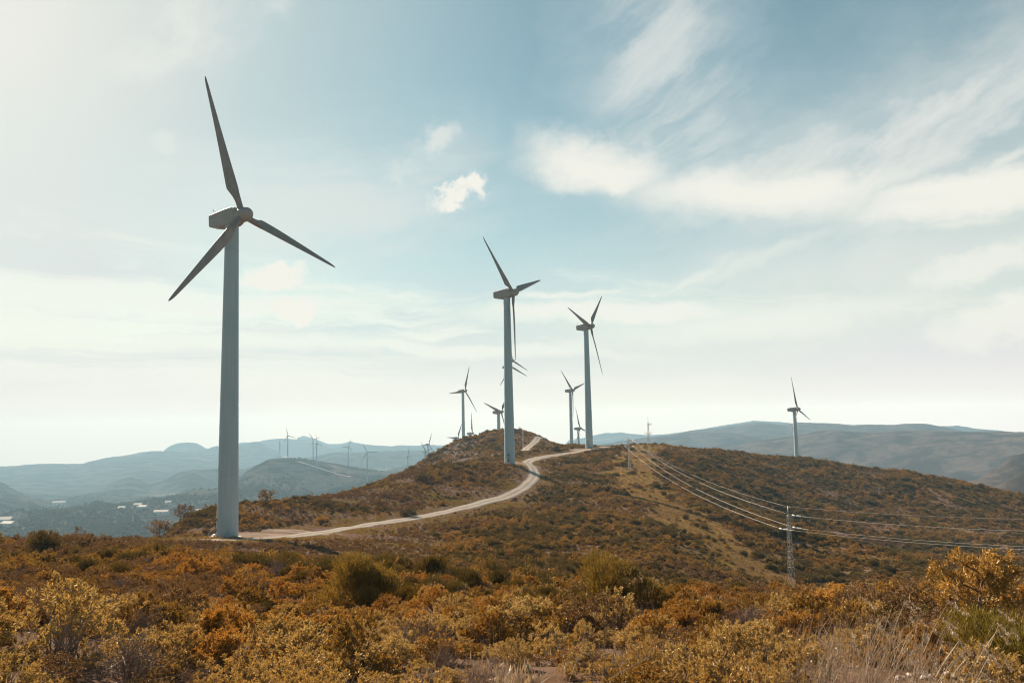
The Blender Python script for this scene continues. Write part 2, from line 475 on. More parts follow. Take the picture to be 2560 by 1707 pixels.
near(1980, (24, 1500), (40, 1545), (65, 1545), (95, 1510), (125, 1470), (150, 1405), (178, 1325), (200, 1312)); nearz(1980, (232, -34)); near(1980, (275, 1285), (330, 1205), (370, 1158), (395, 1143)); nearz(1980, (470, -36), (535, -50), (700, -115))
near(2300, (22, 1505), (40, 1560), (65, 1570), (95, 1520), (130, 1452), (168, 1390)); nearz(2300, (222, -40)); near(2300, (285, 1335), (340, 1258), (380, 1198), (402, 1186)); nearz(2300, (480, -48), (600, -90), (700, -130))
near(2560, (20, 1520), (40, 1575), (65, 1590), (95, 1560), (130, 1505), (172, 1452)); nearz(2560, (225, -43)); near(2560, (290, 1365), (350, 1295), (400, 1242), (415, 1238)); nearz(2560, (490, -60), (600, -100), (700, -140))
nearz(3000, (40, -10), (90, -22), (172, -36), (225, -46), (300, -52), (400, -52), (500, -75), (700, -145))
nearz(3600, (40, -10), (90, -22), (172, -40), (300, -60), (400, -70), (500, -90), (700, -150))
NP_ = np.array(NEAR_PTS)
def warp_xy(az_, r_):
    return np.stack([az_ / 0.16, np.log(r_ + 8) / 0.32], -1)
TX = warp_xy(NP_[:, 0], NP_[:, 1])
TQ = NP_[:, 2] / (NP_[:, 1] + 8)
def tps_k(d2):
    return np.where(d2 > 1e-12, 0.5 * d2 * np.log(d2 + 1e-12), 0.0)
nT = len(TX)
A_ = np.zeros((nT + 3, nT + 3))
A_[:nT, :nT] = tps_k(((TX[:, None] - TX[None]) ** 2).sum(-1)) + np.eye(nT) * 0.02
A_[:nT, nT] = 1; A_[:nT, nT + 1:] = TX
A_[nT:, :nT] = A_[:nT, nT:].T
TW = np.linalg.solve(A_, np.concatenate([TQ, np.zeros(3)]))
def near_z(az_, r_):
    s = az_.shape
    a, r = az_.ravel(), r_.ravel()
    o = np.empty(a.size)
    for i in range(0, a.size, 20000):
        X = warp_xy(np.clip(a[i:i + 20000], -0.95, 0.95), r[i:i + 20000])
        o[i:i + 20000] = tps_k(((X[:, None] - TX[None]) ** 2).sum(-1)) @ TW[:nT] + TW[nT] + X @ TW[nT + 1:]
    return (o * (r + 8)).reshape(s)

def layer(pts, wf, wb):
    pts = [(u, v, r if r < 2600 else 2600 * (r / 2600) ** 0.75) for u, v, r in pts]
    """a range of hills: crest seen along photo points (u, v, distance); wf / wb = width of the near and far slope as a share of the distance"""
    P = [at(*p) for p in pts]
    a = np.array([math.atan2(p[0], p[1]) for p in P])
    return a, np.array([p[2] for p in P]), np.array([q[2] for q in pts], float), wf, wb
LAYERS = [
    # turbine hill over the valley
    layer([(-900, 1420, 1250), (-300, 1390, 1250), (0, 1322, 1280), (100, 1302, 1350), (190, 1283, 1420), (300, 1267, 1500), (400, 1245, 1600), (470, 1226, 1680), (545, 1212, 1760), (600, 1186, 1850), (640, 1160, 1930), (668, 1146, 1970), (720, 1143, 1980), (760, 1146, 1990), (800, 1153, 2010), (860, 1164, 2060), (920, 1176, 2050), (1000, 1184, 1950), (1080, 1192, 1900), (1200, 1220, 1900), (1350, 1300, 1900)], 0.42, 0.16),
    layer([(700, 1240, 2300), (900, 1178, 2500), (960, 1171, 2500), (1050, 1166, 2500), (1200, 1160, 2500), (1400, 1170, 2600)], 0.12, 0.12),
    layer([(-900, 1200, 2500), (-200, 1185, 2600), (0, 1216, 2600), (24, 1228, 2600), (71, 1242, 2600), (107, 1259, 2550), (200, 1290, 2500), (400, 1320, 2500)], 0.2, 0.15),
    layer([(200, 1262, 3200), (286, 1212, 3200), (321, 1202, 3200), (352, 1209, 3200), (380, 1222, 3150), (440, 1250, 3100)], 0.10, 0.10),
    layer([(330, 1240, 2900), (395, 1212, 2950), (440, 1192, 3000), (486, 1178, 3000), (505, 1184, 3050), (560, 1190, 3150), (602, 1174, 3400), (660, 1153, 3500), (760, 1165, 3500), (900, 1200, 3400)], 0.16, 0.14),
    layer([(-900, 1170, 6000), (0, 1166, 6000), (71, 1163, 6000), (202, 1161, 6000), (262, 1148, 6100), (333, 1136, 6200), (381, 1130, 6300), (470, 1134, 6300), (560, 1150, 6000), (700, 1170, 6000)], 0.5, 0.12),
    layer([(360, 1160, 8200), (405, 1128, 8200), (420, 1115, 8200), (445, 1104, 8200), (470, 1103, 8200), (495, 1108, 8200), (520, 1122, 8200), (580, 1150, 8200)], 0.12, 0.1),
    layer([(440, 1160, 7000), (488, 1135, 7000), (535, 1117, 7000), (560, 1114, 7000), (602, 1115, 7000), (628, 1106, 7000), (643, 1106, 7000), (666, 1115, 7000), (699, 1129, 7000), (740, 1150, 7000)], 0.2, 0.1),
    layer([(520, 1130, 9500), (602, 1106, 9500), (643, 1102, 9500), (666, 1098, 9500), (704, 1096, 9500), (735, 1095, 9500), (770, 1097, 9500), (806, 1110, 9500), (832, 1120, 9500), (857, 1112, 9500), (895, 1106, 9500), (934, 1113, 9500), (1000, 1117, 9500), (1050, 1115, 9500), (1200, 1120, 9500)], 0.2, 0.1),
    layer([(700, 1100, 12500), (740, 1093, 12500), (760, 1089, 12500), (781, 1096, 12500), (820, 1110, 12500), (850, 1108, 12500), (877, 1100, 12500), (910, 1107, 12500), (969, 1116, 12500), (1010, 1111, 12500), (1100, 1113, 12500), (1300, 1118, 12500)], 0.1, 0.06),
    layer([(640, 1165, 5000), (795, 1139, 5000), (844, 1129, 5000), (900, 1128, 5000), (1010, 1127, 5000), (1100, 1128, 5000), (1300, 1150, 5000)], 0.3, 0.12),
    # right-hand hills
    layer([(1380, 1110, 12500), (1500, 1083, 12500), (1516, 1080, 12500), (1533, 1083, 12500), (1552, 1080, 12500), (1582, 1084, 12500), (1637, 1086, 12500), (1760, 1069, 12500), (1884, 1050, 12500), (1950, 1053, 12500), (2061, 1059, 12500), (2200, 1066, 12500), (2333, 1060, 12500), (2393, 1059, 12500), (2454, 1068, 12500), (2529, 1074, 12500), (2800, 1075, 12500)], 0.1, 0.06),
    layer([(1500, 1110, 5200), (1648, 1092, 5200), (1692, 1083, 5200), (1725, 1076, 5200), (1760, 1073, 5200), (1829, 1066, 5200), (1889, 1054, 5200), (1925, 1058, 5200), (1966, 1062, 5200), (1991, 1055, 5200), (2048, 1058, 5200), (2100, 1060, 5200), (2137, 1062, 5200), (2242, 1060, 5200), (2288, 1058, 5200), (2321, 1060, 5200), (2363, 1066, 5200), (2411, 1072, 5200), (2560, 1075, 5200), (3300, 1070, 5200)], 0.3, 0.1),
    layer([(1400, 1125, 4000), (1599, 1096, 4000), (1719, 1084, 4000), (1796, 1080, 4000), (1843, 1084, 4000), (1990, 1092, 4000), (2200, 1110, 4000)], 0.25, 0.1),
    layer([(1750, 1130, 2900), (1900, 1100, 2900), (1995, 1088, 2900), (2037, 1077, 2900), (2079, 1075, 2900), (2152, 1080, 2900), (2212, 1077, 2900), (2273, 1075, 2900), (2363, 1077, 2900), (2560, 1080, 2900), (3300, 1078, 2900)], 0.62, 0.12),
    layer([(2150, 1260, 1500), (2300, 1232, 1450), (2442, 1172, 1500), (2560, 1130, 1550), (2800, 1100, 1600), (3300, 1090, 1700)], 0.14, 0.12),
    layer([(2300, 1280, 1150), (2463, 1216, 1150), (2560, 1178, 1180), (2800, 1130, 1250), (3300, 1100, 1300)], 0.14, 0.14),
]
def far_z(az_, r_):
    base = np.interp(np.log(r_), np.log([300, 600, 1000, 2500, 3500, 6000, 8700]), [-120, -155, -175, -190, -280, -420, -560])
    z = base + 0 * az_
    for a, zc, rc, wf, wb in LAYERS:
        c = np.interp(az_, a, zc); rr = np.interp(az_, a, rc)
        t = (r_ - rr) / rr
        x = np.where(t < 0, -t / wf, t / wb)
        sh = np.where(t < 0, (1 - np.clip(x, 0, 1) ** 1.25) ** 1.1, np.exp(-1.2 * x * x))
        fade = np.clip((az_ - a[0]) / 0.02, 0, 1) * np.clip((a[-1] - az_) / 0.02, 0, 1)
        fade = np.clip(fade, 0, 1)
        zl = base + (c - base) * sh * fade
        k = 0.006 * r_
        d = np.abs(z - zl)
        z = np.maximum(z, zl) + np.maximum(k - d, 0) ** 2 / (4 * k) * (np.minimum(z, zl) > base + 1)
    return z

def smooth01(x, a, b):
    t = np.clip((x - a) / (b - a), 0, 1)
    return t * t * (3 - 2 * t)

AZ = np.concatenate([np.radians(np.arange(-180, -48, 3.0)), np.radians(np.arange(-48, 48.0001, 0.1)), np.radians(np.arange(51, 180.1, 3.0))])
RR = np.exp(np.linspace(math.log(1.2), math.log(8700), 545))
GA, GR = np.meshgrid(AZ, RR, indexing='ij')
GX, GY = GR * np.sin(GA), GR * np.cos(GA)
GZ = np.where(GR < 1000, near_z(GA, np.minimum(GR, 1000)), 0)
fz = far_z(GA, GR)
wfar = smooth01(np.log(GR), math.log(520), math.log(900))
# relief of the far slopes: gullies and spurs
amp = np.clip(GR / 1000, 0.4, 6)
right = smooth01(GA, math.radians(6), math.radians(12))
gul = ridged((GX + 0.55 * GY) / 520 + 0.6 * fbm(GX / 900, GY / 900, 2, 5), (GY - 0.3 * GX) / 1250, 3, 21) - 0.45
gul2 = fbm(GX / 260, GY / 260, 5, 33)
below = smooth01(np.max([np.interp(GA, a, zc) for a, zc, rc, wf, wb in LAYERS[14:15]], axis=0) - fz, 2, 34)
below_l = smooth01(np.interp(GA, LAYERS[0][0], LAYERS[0][1]) - fz, 3, 36)
fz = fz + wfar * (right * np.interp(GR, [900, 1500, 2300], [12, 30, 190]) * (gul - 0.24) * np.clip(below, 0.02, 1) * np.clip((4300 - GR) / 1500, 0.15, 1) + (1 - right) * (np.clip(GR / 1000, 0.5, 2) * 6 * gul2 + 110 * gul * np.clip(below_l, 0.03, 1) * np.clip((3600 - GR) / 1500, 0.1, 1)) + np.clip(GR / 1000, 0.5, 2.5) * 1.6 * fbm(GX / 60, GY / 60, 4, 44))
GZ = GZ * (1 - wfar) + fz * wfar
nearw = (1 - wfar)
GZ = GZ + nearw * (0.16 * fbm(GX / 3.5, GY / 3.5, 3, 3) * smooth01(GR, 2, 10) + 0.55 * fbm(GX / 22, GY / 22, 3, 8) * smooth01(GR, 25, 90))
# behind the camera the hill simply carries on
LNR0, LNR1, NR = math.log(RR[0]), math.log(RR[-1]), len(RR)

def ground(x, y):
    x, y = np.asarray(x, float), np.asarray(y, float)
    a, r = np.arctan2(x, y), np.maximum(np.hypot(x, y), RR[0])
    fi = np.interp(a, AZ, np.arange(len(AZ)))
    fj = np.clip((np.log(r) - LNR0) / (LNR1 - LNR0) * (NR - 1), 0, NR - 1.001)
    i = np.clip(fi.astype(int), 0, len(AZ) - 2); j = fj.astype(int)
    s, t = fi - i, fj - j
    return (GZ[i, j] * (1 - s) + GZ[i + 1, j] * s) * (1 - t) + (GZ[i, j + 1] * (1 - s) + GZ[i + 1, j + 1] * s) * t

def hit(u, v, lo=3.0, hi=6000.0):
    """first ground point seen at photo pixel (u, v) between the distances lo and hi"""
    r = ray(u, v); q = math.hypot(r[0], r[1])
    ds = np.exp(np.linspace(math.log(lo), math.log(hi), 6000))
    g = ground(r[0] / q * ds, r[1] / q * ds)
    k = np.argmax(g >= r[2] / q * ds)
    if not (g >= r[2] / q * ds).any():
        k = int(np.argmin(r[2] / q * ds - g + ds * 0.0))
    return np.array([r[0] / q * ds[k], r[1] / q * ds[k], g[k]])

def poly_dist(x, y, pts):
    d = np.full(np.shape(x), 1e9)
    for p, q in zip(pts[:-1], pts[1:]):
        ex, ey = q[0] - p[0], q[1] - p[1]
        t = np.clip(((x - p[0]) * ex + (y - p[1]) * ey) / (ex * ex + ey * ey + 1e-9), 0, 1)
        d = np.minimum(d, np.hypot(x - p[0] - t * ex, y - p[1] - t * ey))
    return d

ROAD = [hit(*p) for p in ((520, 1352, 90, 150), (600, 1350, 90, 150), (720, 1342, 90, 160), (830, 1328, 90, 170), (950, 1308, 90, 180), (1080, 1287, 90, 190), (1180, 1264, 90, 210), (1255, 1245, 90, 230), (1305, 1222, 90, 240), (1330, 1200, 90, 250), (1336, 1182, 90, 260), (1330, 1167, 90, 270), (1318, 1155, 200, 290), (1345, 1145, 200, 300), (1400, 1136, 220, 330), (1450, 1128, 240, 345), (1500, 1119, 260, 360), (1540, 1110, 280, 370), (1575, 1106, 300, 390))]
TRAIL = [hit(*p) for p in ((1312, 1127, 290, 480), (1324, 1115, 290, 480), (1338, 1104, 290, 480), (1346, 1094, 290, 480), (1356, 1087, 290, 480))]
STRIP = [hit(*p) for p in ((1625, 1114, 300, 380), (1590, 1140, 200, 380), (1575, 1180, 150, 350), (1620, 1225, 120, 300), (1690, 1285, 100, 250), (1770, 1345, 80, 220), (1850, 1400, 70, 200), (1900, 1440, 70, 180))]
PADS = [(hit(645, 1339, 90, 150), 8.5, 4.2), (hit(760, 1330, 90, 160), 7.5, 2.8), (hit(1300, 1158, 200, 280), 6.5, 5.0), (hit(1455, 1124, 250, 350), 6.0, 4.5)]
BARE = [(hit(70, 1600, 5, 40), 2.0, 1.0), (hit(30, 1680, 5, 40), 1.4, 0.9), (hit(1480, 1660, 5, 40), 0.7, 0.5), (hit(2360, 1700, 5, 40), 1.0, 0.6)]

def ell(x, y, c, a, b):
    return np.hypot((x - c[0]) / a, (y - c[1]) / b)

def masks(x, y):
    """bare: no plants (road, pads, soil); strip: mown grass under the power line; scree: grey thin cover on the hill"""
    n = fbm(x / 2.4, y / 2.4, 3, 91)
    road = np.minimum(poly_dist(x, y, ROAD) - 1.9, poly_dist(x, y, TRAIL) - 1.7)
    bare = road < 0.35 + 0.5 * n
    for c, a, b in PADS + BARE:
        bare |= ell(x, y, c, a, b) < 1 + 0.25 * n
    ds = poly_dist(x, y, STRIP)
    strip = 1 - smooth01(ds + 3.0 * n, 5.5, 9.5)
    r = np.hypot(x, y); a = np.arctan2(x, y)
    scree = smooth01(r, 262, 300) * (1 - smooth01(a, math.radians(-0.6), math.radians(0.8)))
    return bare, strip, scree

# --- the ground sheet
verts = np.stack([GX, GY, GZ], -1).reshape(-1, 3)
nA, nR = GX.shape
I, J = np.meshgrid(np.arange(nA - 1), np.arange(nR - 1), indexing='ij')
q = np.stack([I * nR + J, I * nR + J + 1, (I + 1) * nR + J + 1, (I + 1) * nR + J], -1).reshape(-1, 4)
b, st, scr = masks(GX, GY)
m_near = 1 - smooth01(np.log(GR), math.log(480), math.log(750))

def ground_mat():
    m, M = new_mat('hill_ground')
    g = M.n('ShaderNodeNewGeometry'); pos = g.outputs['Position']
    at_ = M.n('ShaderNodeAttribute', attribute_name='zone')
    zr, zg, zb = M.n('ShaderNodeSeparateColor'), None, None
    M.put(zr.inputs[0], at_.outputs['Color'])
    strip_, scree_, near_ = zr.outputs
    rgt = M.n('ShaderNodeAttribute', attribute_name='rightside').outputs['Fac']
    n1 = M.noise(pos, 0.9, 6.0, 0.65)
    n2 = M.noise(pos, 0.09, 4.0, 0.6)
    n3 = M.noise(pos, 6.0, 4.0, 0.7)
    n4 = M.noise(pos, 38.0, 5.0, 0.7)
    soil = M.mix(M.ramp(n1, 0.35, 0.65), (0.13, 0.074, 0.054), (0.22, 0.140, 0.108))
    soil = M.mix(M.ramp(n4, 0.52, 0.70, 0, 0.8), soil, (0.36, 0.27, 0.23))
    grass = M.mix(M.ramp(n3, 0.3, 0.7), (0.115, 0.070, 0.022), (0.18, 0.115, 0.036))
    c = M.mix(M.ramp(n2, 0.40, 0.62), soil, grass)
    sg = M.mix(M.ramp(n2, 0.42, 0.6), (0.20, 0.110, 0.058), (0.25, 0.155, 0.045))
    sg = M.mix(M.ramp(n1, 0.45, 0.75), sg, (0.20, 0.118, 0.085))
    c = M.mix(strip_, c, sg)
    c = M.mix(scree_, c, M.mix(M.ramp(n1, 0.4, 0.62), (0.12, 0.085, 0.068), (0.23, 0.180, 0.155)))
    # far country: scrub, woods and bare fields
    f1 = M.noise(pos, 0.012, 6.0, 0.62, 0.3)
    f2 = M.noise(pos, 0.0035, 5.0, 0.6, 0.4)
    f3 = M.noise(pos, 0.06, 4.0, 0.65)
    lf = M.mix(M.ramp(f1, 0.42, 0.60), (0.016, 0.024, 0.018), (0.095, 0.088, 0.068))
    lf = M.mix(M.ramp(f2, 0.60, 0.70), lf, (0.20, 0.165, 0.13))
    lf = M.mix(M.ramp(f3, 0.58, 0.75, 0, 0.7), lf, (0.012, 0.018, 0.012))
    rf = M.mix(M.ramp(f1, 0.38, 0.62), (0.048, 0.035, 0.030), (0.150, 0.108, 0.092))
    rf = M.mix(M.ramp(f3, 0.45, 0.7, 0, 0.6), rf, (0.032, 0.030, 0.024))
    far = M.mix(rgt, lf, rf)
    c = M.mix(near_, far, c)
    bh = M.math('ADD', M.math('MULTIPLY', n4, 0.10), M.math('ADD', M.math('MULTIPLY', n3, 0.25), n1))
    matte(M, c, bh, 0.6, 0.25)
    return m
M_GROUND = ground_mat()
me = quad_mesh('ground', verts, q[:, ::-1], M_GROUND, True)
ca = me.color_attributes.new('zone', 'FLOAT_COLOR', 'POINT')
ca.data.foreach_set('color', np.stack([st * m_near, scr * m_near, m_near, np.ones_like(st)], -1).astype(np.float32).ravel())
fa = me.attributes.new('rightside', 'FLOAT', 'POINT')
fa.data.foreach_set('value', smooth01(GA, math.radians(3), math.radians(9)).astype(np.float32).ravel())
tag(link('ground', me), kind='structure')
if GZ[nA // 2, 5] > 1e8:
    pass

# --- dirt road, trail, gravel pads
def road_mat(name='pale_dirt', k=(1.0, 1.0, 1.0)):
    m, M = new_mat(name)
    g = M.n('ShaderNodeNewGeometry'); pos = g.outputs['Position']
    cr = M.n('ShaderNodeAttribute', attribute_name='cross').outputs['Fac']
    n1 = M.noise(pos, 1.2, 6.0, 0.65)
    n2 = M.noise(pos, 0.25, 4.0, 0.6)
    c = M.mix(M.ramp(n1, 0.3, 0.7), (0.33, 0.262, 0.222), (0.46, 0.385, 0.335))
    c = M.mix(M.ramp(n2, 0.45, 0.7, 0, 0.6), c, (0.31, 0.245, 0.205))
    rut = M.math('ABSOLUTE', M.math('SUBTRACT', M.math('ABSOLUTE', cr), 0.45))
    c = M.mix(M.ramp(rut, 0.28, 0.08, 0, 0.55), c, (0.60, 0.53, 0.47))
    c = M.mix(M.ramp(M.math('ADD', M.math('ABSOLUTE', cr), M.math('MULTIPLY', M.math('SUBTRACT', n1, 0.5), 0.7)), 0.82, 1.02), c, (0.20, 0.135, 0.080))
    c = M.mix(1.0, c, k, 'MULTIPLY')
    matte(M, c, n1, 0.4, 0.1)
    return m
M_ROAD = road_mat()
M_PAD = road_mat('trodden_dirt', (0.74, 0.62, 0.56))

def spline(pts, step):
    P = [np.array(p[:2]) for p in pts]
    P = [2 * P[0] - P[1]] + P + [2 * P[-1] - P[-2]]
    o = []
    for i in range(1, len(P) - 2):
        n = max(2, int(np.linalg.norm(P[i + 1] - P[i]) / step))
        for k in range(n):
            t = k / n
            o.append(0.5 * (2 * P[i] + (P[i + 1] - P[i - 1]) * t + (2 * P[i - 1] - 5 * P[i] + 4 * P[i + 1] - P[i + 2]) * t * t + (3 * P[i] - P[i - 1] - 3 * P[i + 1] + P[i + 2]) * t ** 3))
    o.append(P[-2])
    return np.array(o)

def drape_strip(name, pts, width, step=1.0, lift=0.10, cells=10):
    c = spline(pts, step)
    for _ in range(6):
        c[1:-1] = (c[:-2] + 2 * c[1:-1] + c[2:]) / 4
    t = np.gradient(c, axis=0); t /= np.linalg.norm(t, axis=1)[:, None]
    nrm = np.stack([-t[:, 1], t[:, 0]], -1)
    s = np.linspace(-1, 1, cells + 1)
    wid = width / 2 * (1 + 0.14 * fbm(np.arange(len(c)) / 5.0, np.zeros(len(c)), 3, 4))
    X = c[:, None, 0] + nrm[:, None, 0] * s * wid[:, None]
    Y = c[:, None, 1] + nrm[:, None, 1] * s * wid[:, None]
    Z = ground(X, Y) + lift * (1 - 0.8 * np.abs(s) ** 6)
    n, k = X.shape
    I, J = np.meshgrid(np.arange(n - 1), np.arange(k - 1), indexing='ij')
    qd = np.stack([I * k + J, (I + 1) * k + J, (I + 1) * k + J + 1, I * k + J + 1], -1).reshape(-1, 4)
    me = quad_mesh(name, np.stack([X, Y, Z], -1).reshape(-1, 3), qd[:, ::-1], M_ROAD, True)
    a = me.attributes.new('cross', 'FLOAT', 'POINT')
    a.data.foreach_set('value', np.broadcast_to(s, X.shape).astype(np.float32).ravel())
    return tag(link(name, me), kind='structure')
drape_strip('dirt_road', ROAD, 3.4)
drape_strip('hill_path', TRAIL, 3.4)
HILLTRACK = [hit(*p) for p in ((745, 1154, 1500, 2600), (768, 1160, 1500, 2600), (790, 1168, 1500, 2600), (830, 1180, 1500, 2600), (880, 1192, 1200, 2600))]
drape_strip('valley_track', HILLTRACK, 9.0, 10.0, 0.9)

def pad(name, c, a, b_, lift=0.07):
    nr, na = 9, 48
    th = np.linspace(0, 2 * PI, na, endpoint=False)
    rim = 1 + 0.12 * np.sin(3 * th + c[0]) + 0.10 * fbm(np.cos(th) * 2 + c[0], np.sin(th) * 2, 2, 12)
    rr = np.linspace(0.02, 1, nr)
    X = c[0] + rr[:, None] * (a * rim * np.cos(th)); Y = c[1] + rr[:, None] * (b_ * rim * np.sin(th))
    Z = ground(X, Y) + lift * (1 - rr[:, None] ** 6)
    I, J = np.meshgrid(np.arange(nr - 1), np.arange(na), indexing='ij')
    qd = np.stack([I * na + J, (I + 1) * na + J, (I + 1) * na + (J + 1) % na, I * na + (J + 1) % na], -1).reshape(-1, 4)
    me = quad_mesh(name, np.stack([X, Y, Z], -1).reshape(-1, 3), qd, M_PAD, True)
    at2 = me.attributes.new('cross', 'FLOAT', 'POINT')
    at2.data.foreach_set('value', np.broadcast_to(rr[:, None] * 0.98, X.shape).astype(np.float32).ravel())
    tag(link(name, me), kind='structure')
for k, (c, a, b_) in enumerate(PADS):
    pad('gravel_ground', c, a, b_, 0.05 + 0.012 * k)

# ------------------------------------------------------------------ wind turbines
RAD, HUBH = 21.0, 50.0
TILT, CONE = math.radians(6), math.radians(1.0)

def tower_mesh():
    m = MB()
    S = 48
    R_ = lambda z: 1.56 + (1.00 - 1.56) * (z / 47.9)
    def ringv(z, r):
        k0 = len(m.v)
        for k in range(S):
            t = 2 * PI * k / S
            m.v.append((r * math.cos(t), r * math.sin(t), z))
        return k0
    cuts = [0.0, 9.5, 20.0, 32.0, 44.0, 47.9]
    for z0, z1 in zip(cuts[:-1], cuts[1:]):
        a, b = ringv(z0 + 0.05, R_(z0)), ringv(z1 - 0.05, R_(z1))
        for k in range(S):
            k2 = (k + 1) % S
            m.face((a + k, a + k2, b + k2, b + k), True)
        b, c, d = ringv(z1 - 0.05, R_(z1)), ringv(z1 - 0.051, R_(z1) - 0.07), ringv(z1 + 0.051, R_(z1) - 0.07)   # recessed joint between sections
        for k in range(S):
            k2 = (k + 1) % S
            m.face((b + k, b + k2, c + k2, c + k)); m.face((c + k, c + k2, d + k2, d + k))
        last = d
    m.face([last + k for k in range(S)])
    return m.mesh('tower', M_WHITE)

def door_mesh():                      # oval service door, slightly proud of the shell, facing -Y of the tower
    m = MB()
    n, w, h, z0 = 28, 0.42, 2.5, 0.75
    for lay, y in ((0, -1.585), (1, -1.50)):
        for k in range(n):
            t = 2 * PI * k / n
            x = w * math.cos(t)
            zz = (h / 2 - w) * (1 if math.sin(t) >= 0 else -1) + w * math.sin(t) + z0 + h / 2
            rr = 1.56 - 0.0117 * zz
            yy = -math.sqrt(rr * rr - x * x) - (0.035 if lay == 0 else -0.05)
            m.v.append((x, yy, zz))
    m.face(list(range(n)))
    for k in range(n):
        k2 = (k + 1) % n
        m.face((k, n + k, n + k2, k2))
    return m.mesh('door', M_NACELLE)

def vent_mesh(z):
    m = MB()
    m.box((0, -1.56 - 0.03 + 0.0117 * z, z), (0.44, 0.06, 0.34))
    for k in range(4):
        m.box((0, -1.60 + 0.0117 * z, z - 0.12 + 0.08 * k), (0.38, 0.04, 0.025))
    return m.mesh('vent', M_DARK)

def steps_mesh():
    m = MB()
    for k in range(4):
        m.box((0, -2.55 + 0.24 * k, 0.10 + 0.19 * k), (0.9, 0.26, 0.04))
    for sx in (-0.46, 0.46):
        m.tube([(sx, -2.65, 0), (sx, -1.72, 0.75)], 0.03, 6)
        m.tube([(sx, -2.6, 0), (sx, -2.6, 1.0), (sx, -1.75, 1.7)], 0.022, 6)
    return m.mesh('steps', M_STEEL)

def nacelle_mesh():                   # +Y' = rotor axis; here along +X: tail at -X
    m = MB()
    secs = [(-4.15, 0.80, -0.62, 1.05, 0.20), (-4.0, 0.92, -0.80, 1.12, 0.22), (-2.6, 1.05, -1.12, 1.22, 0.24), (-0.6, 1.15, -1.22, 1.40, 0.28),
            (0.7, 1.15, -1.18, 1.46, 0.32), (1.35, 1.05, -1.02, 1.36, 0.40), (1.5, 0.92, -0.9, 1.05, 0.55)]
    cs = 5
    ring = None
    n = 4 * cs
    for x, hw, zb, zt, rad in secs:
        for cx, cz, a0 in ((hw - rad, zb + rad, -PI / 2), (hw - rad, zt - rad, 0), (-hw + rad, zt - rad, PI / 2), (-hw + rad, zb + rad, PI)):
            for k in range(cs):
                t = a0 + PI / 2 * k / (cs - 1)
                m.v.append((x, cx + rad * math.cos(t), cz + rad * math.sin(t)))
    for i in range(len(secs) - 1):
        for k in range(n):
            k2 = (k + 1) % n
            m.face((i * n + k, i * n + k2, (i + 1) * n + k2, (i + 1) * n + k), False)
    m.face([k for k in reversed(range(n))])
    m.face([(len(secs) - 1) * n + k for k in range(n)])
    m.box((-1.6, 0.2, 1.32), (1.1, 0.8, 0.22))       # roof hatch
    m.box((-0.9, 0, -1.26), (2.0, 1.3, 0.16))        # yaw deck under the shell
    return m.mesh('nacelle', M_NACELLE)

def weather_mast_mesh():
    m = MB()
    m.tube([(-3.7, 0.25, 1.1), (-3.7, 0.25, 2.1)], 0.03, 5)
    m.tube([(-3.7, -0.25, 1.1), (-3.7, -0.25, 1.9)], 0.025, 5)
    m.tube([(-3.9, 0.25, 2.1), (-3.5, 0.25, 2.1)], 0.03, 5)
    m.box((-3.7, -0.25, 1.95), (0.16, 0.12, 0.12))
    return m.mesh('weather_mast', M_STEEL)

def hub_mesh():
    m = MB()
    prof = [(1.44, 0.98), (1.55, 1.08), (2.7, 1.12), (3.15, 1.06), (3.55, 0.86), (3.85, 0.56), (4.02, 0.24), (4.06, 0.03)]
    S = 32
    for x, r in prof:
        for k in range(S):
            t = 2 * PI * k / S
            m.v.append((x, r * math.cos(t), r * math.sin(t)))
    for i in range(len(prof) - 1):
        for k in range(S):
            k2 = (k + 1) % S
            m.face((i * S + k, i * S + k2, (i + 1) * S + k2, (i + 1) * S + k), True)
    m.face([k for k in reversed(range(S))])
    m.face([(len(prof) - 1) * S + k for k in range(S)])
    return m.mesh('hub', M_NACELLE)

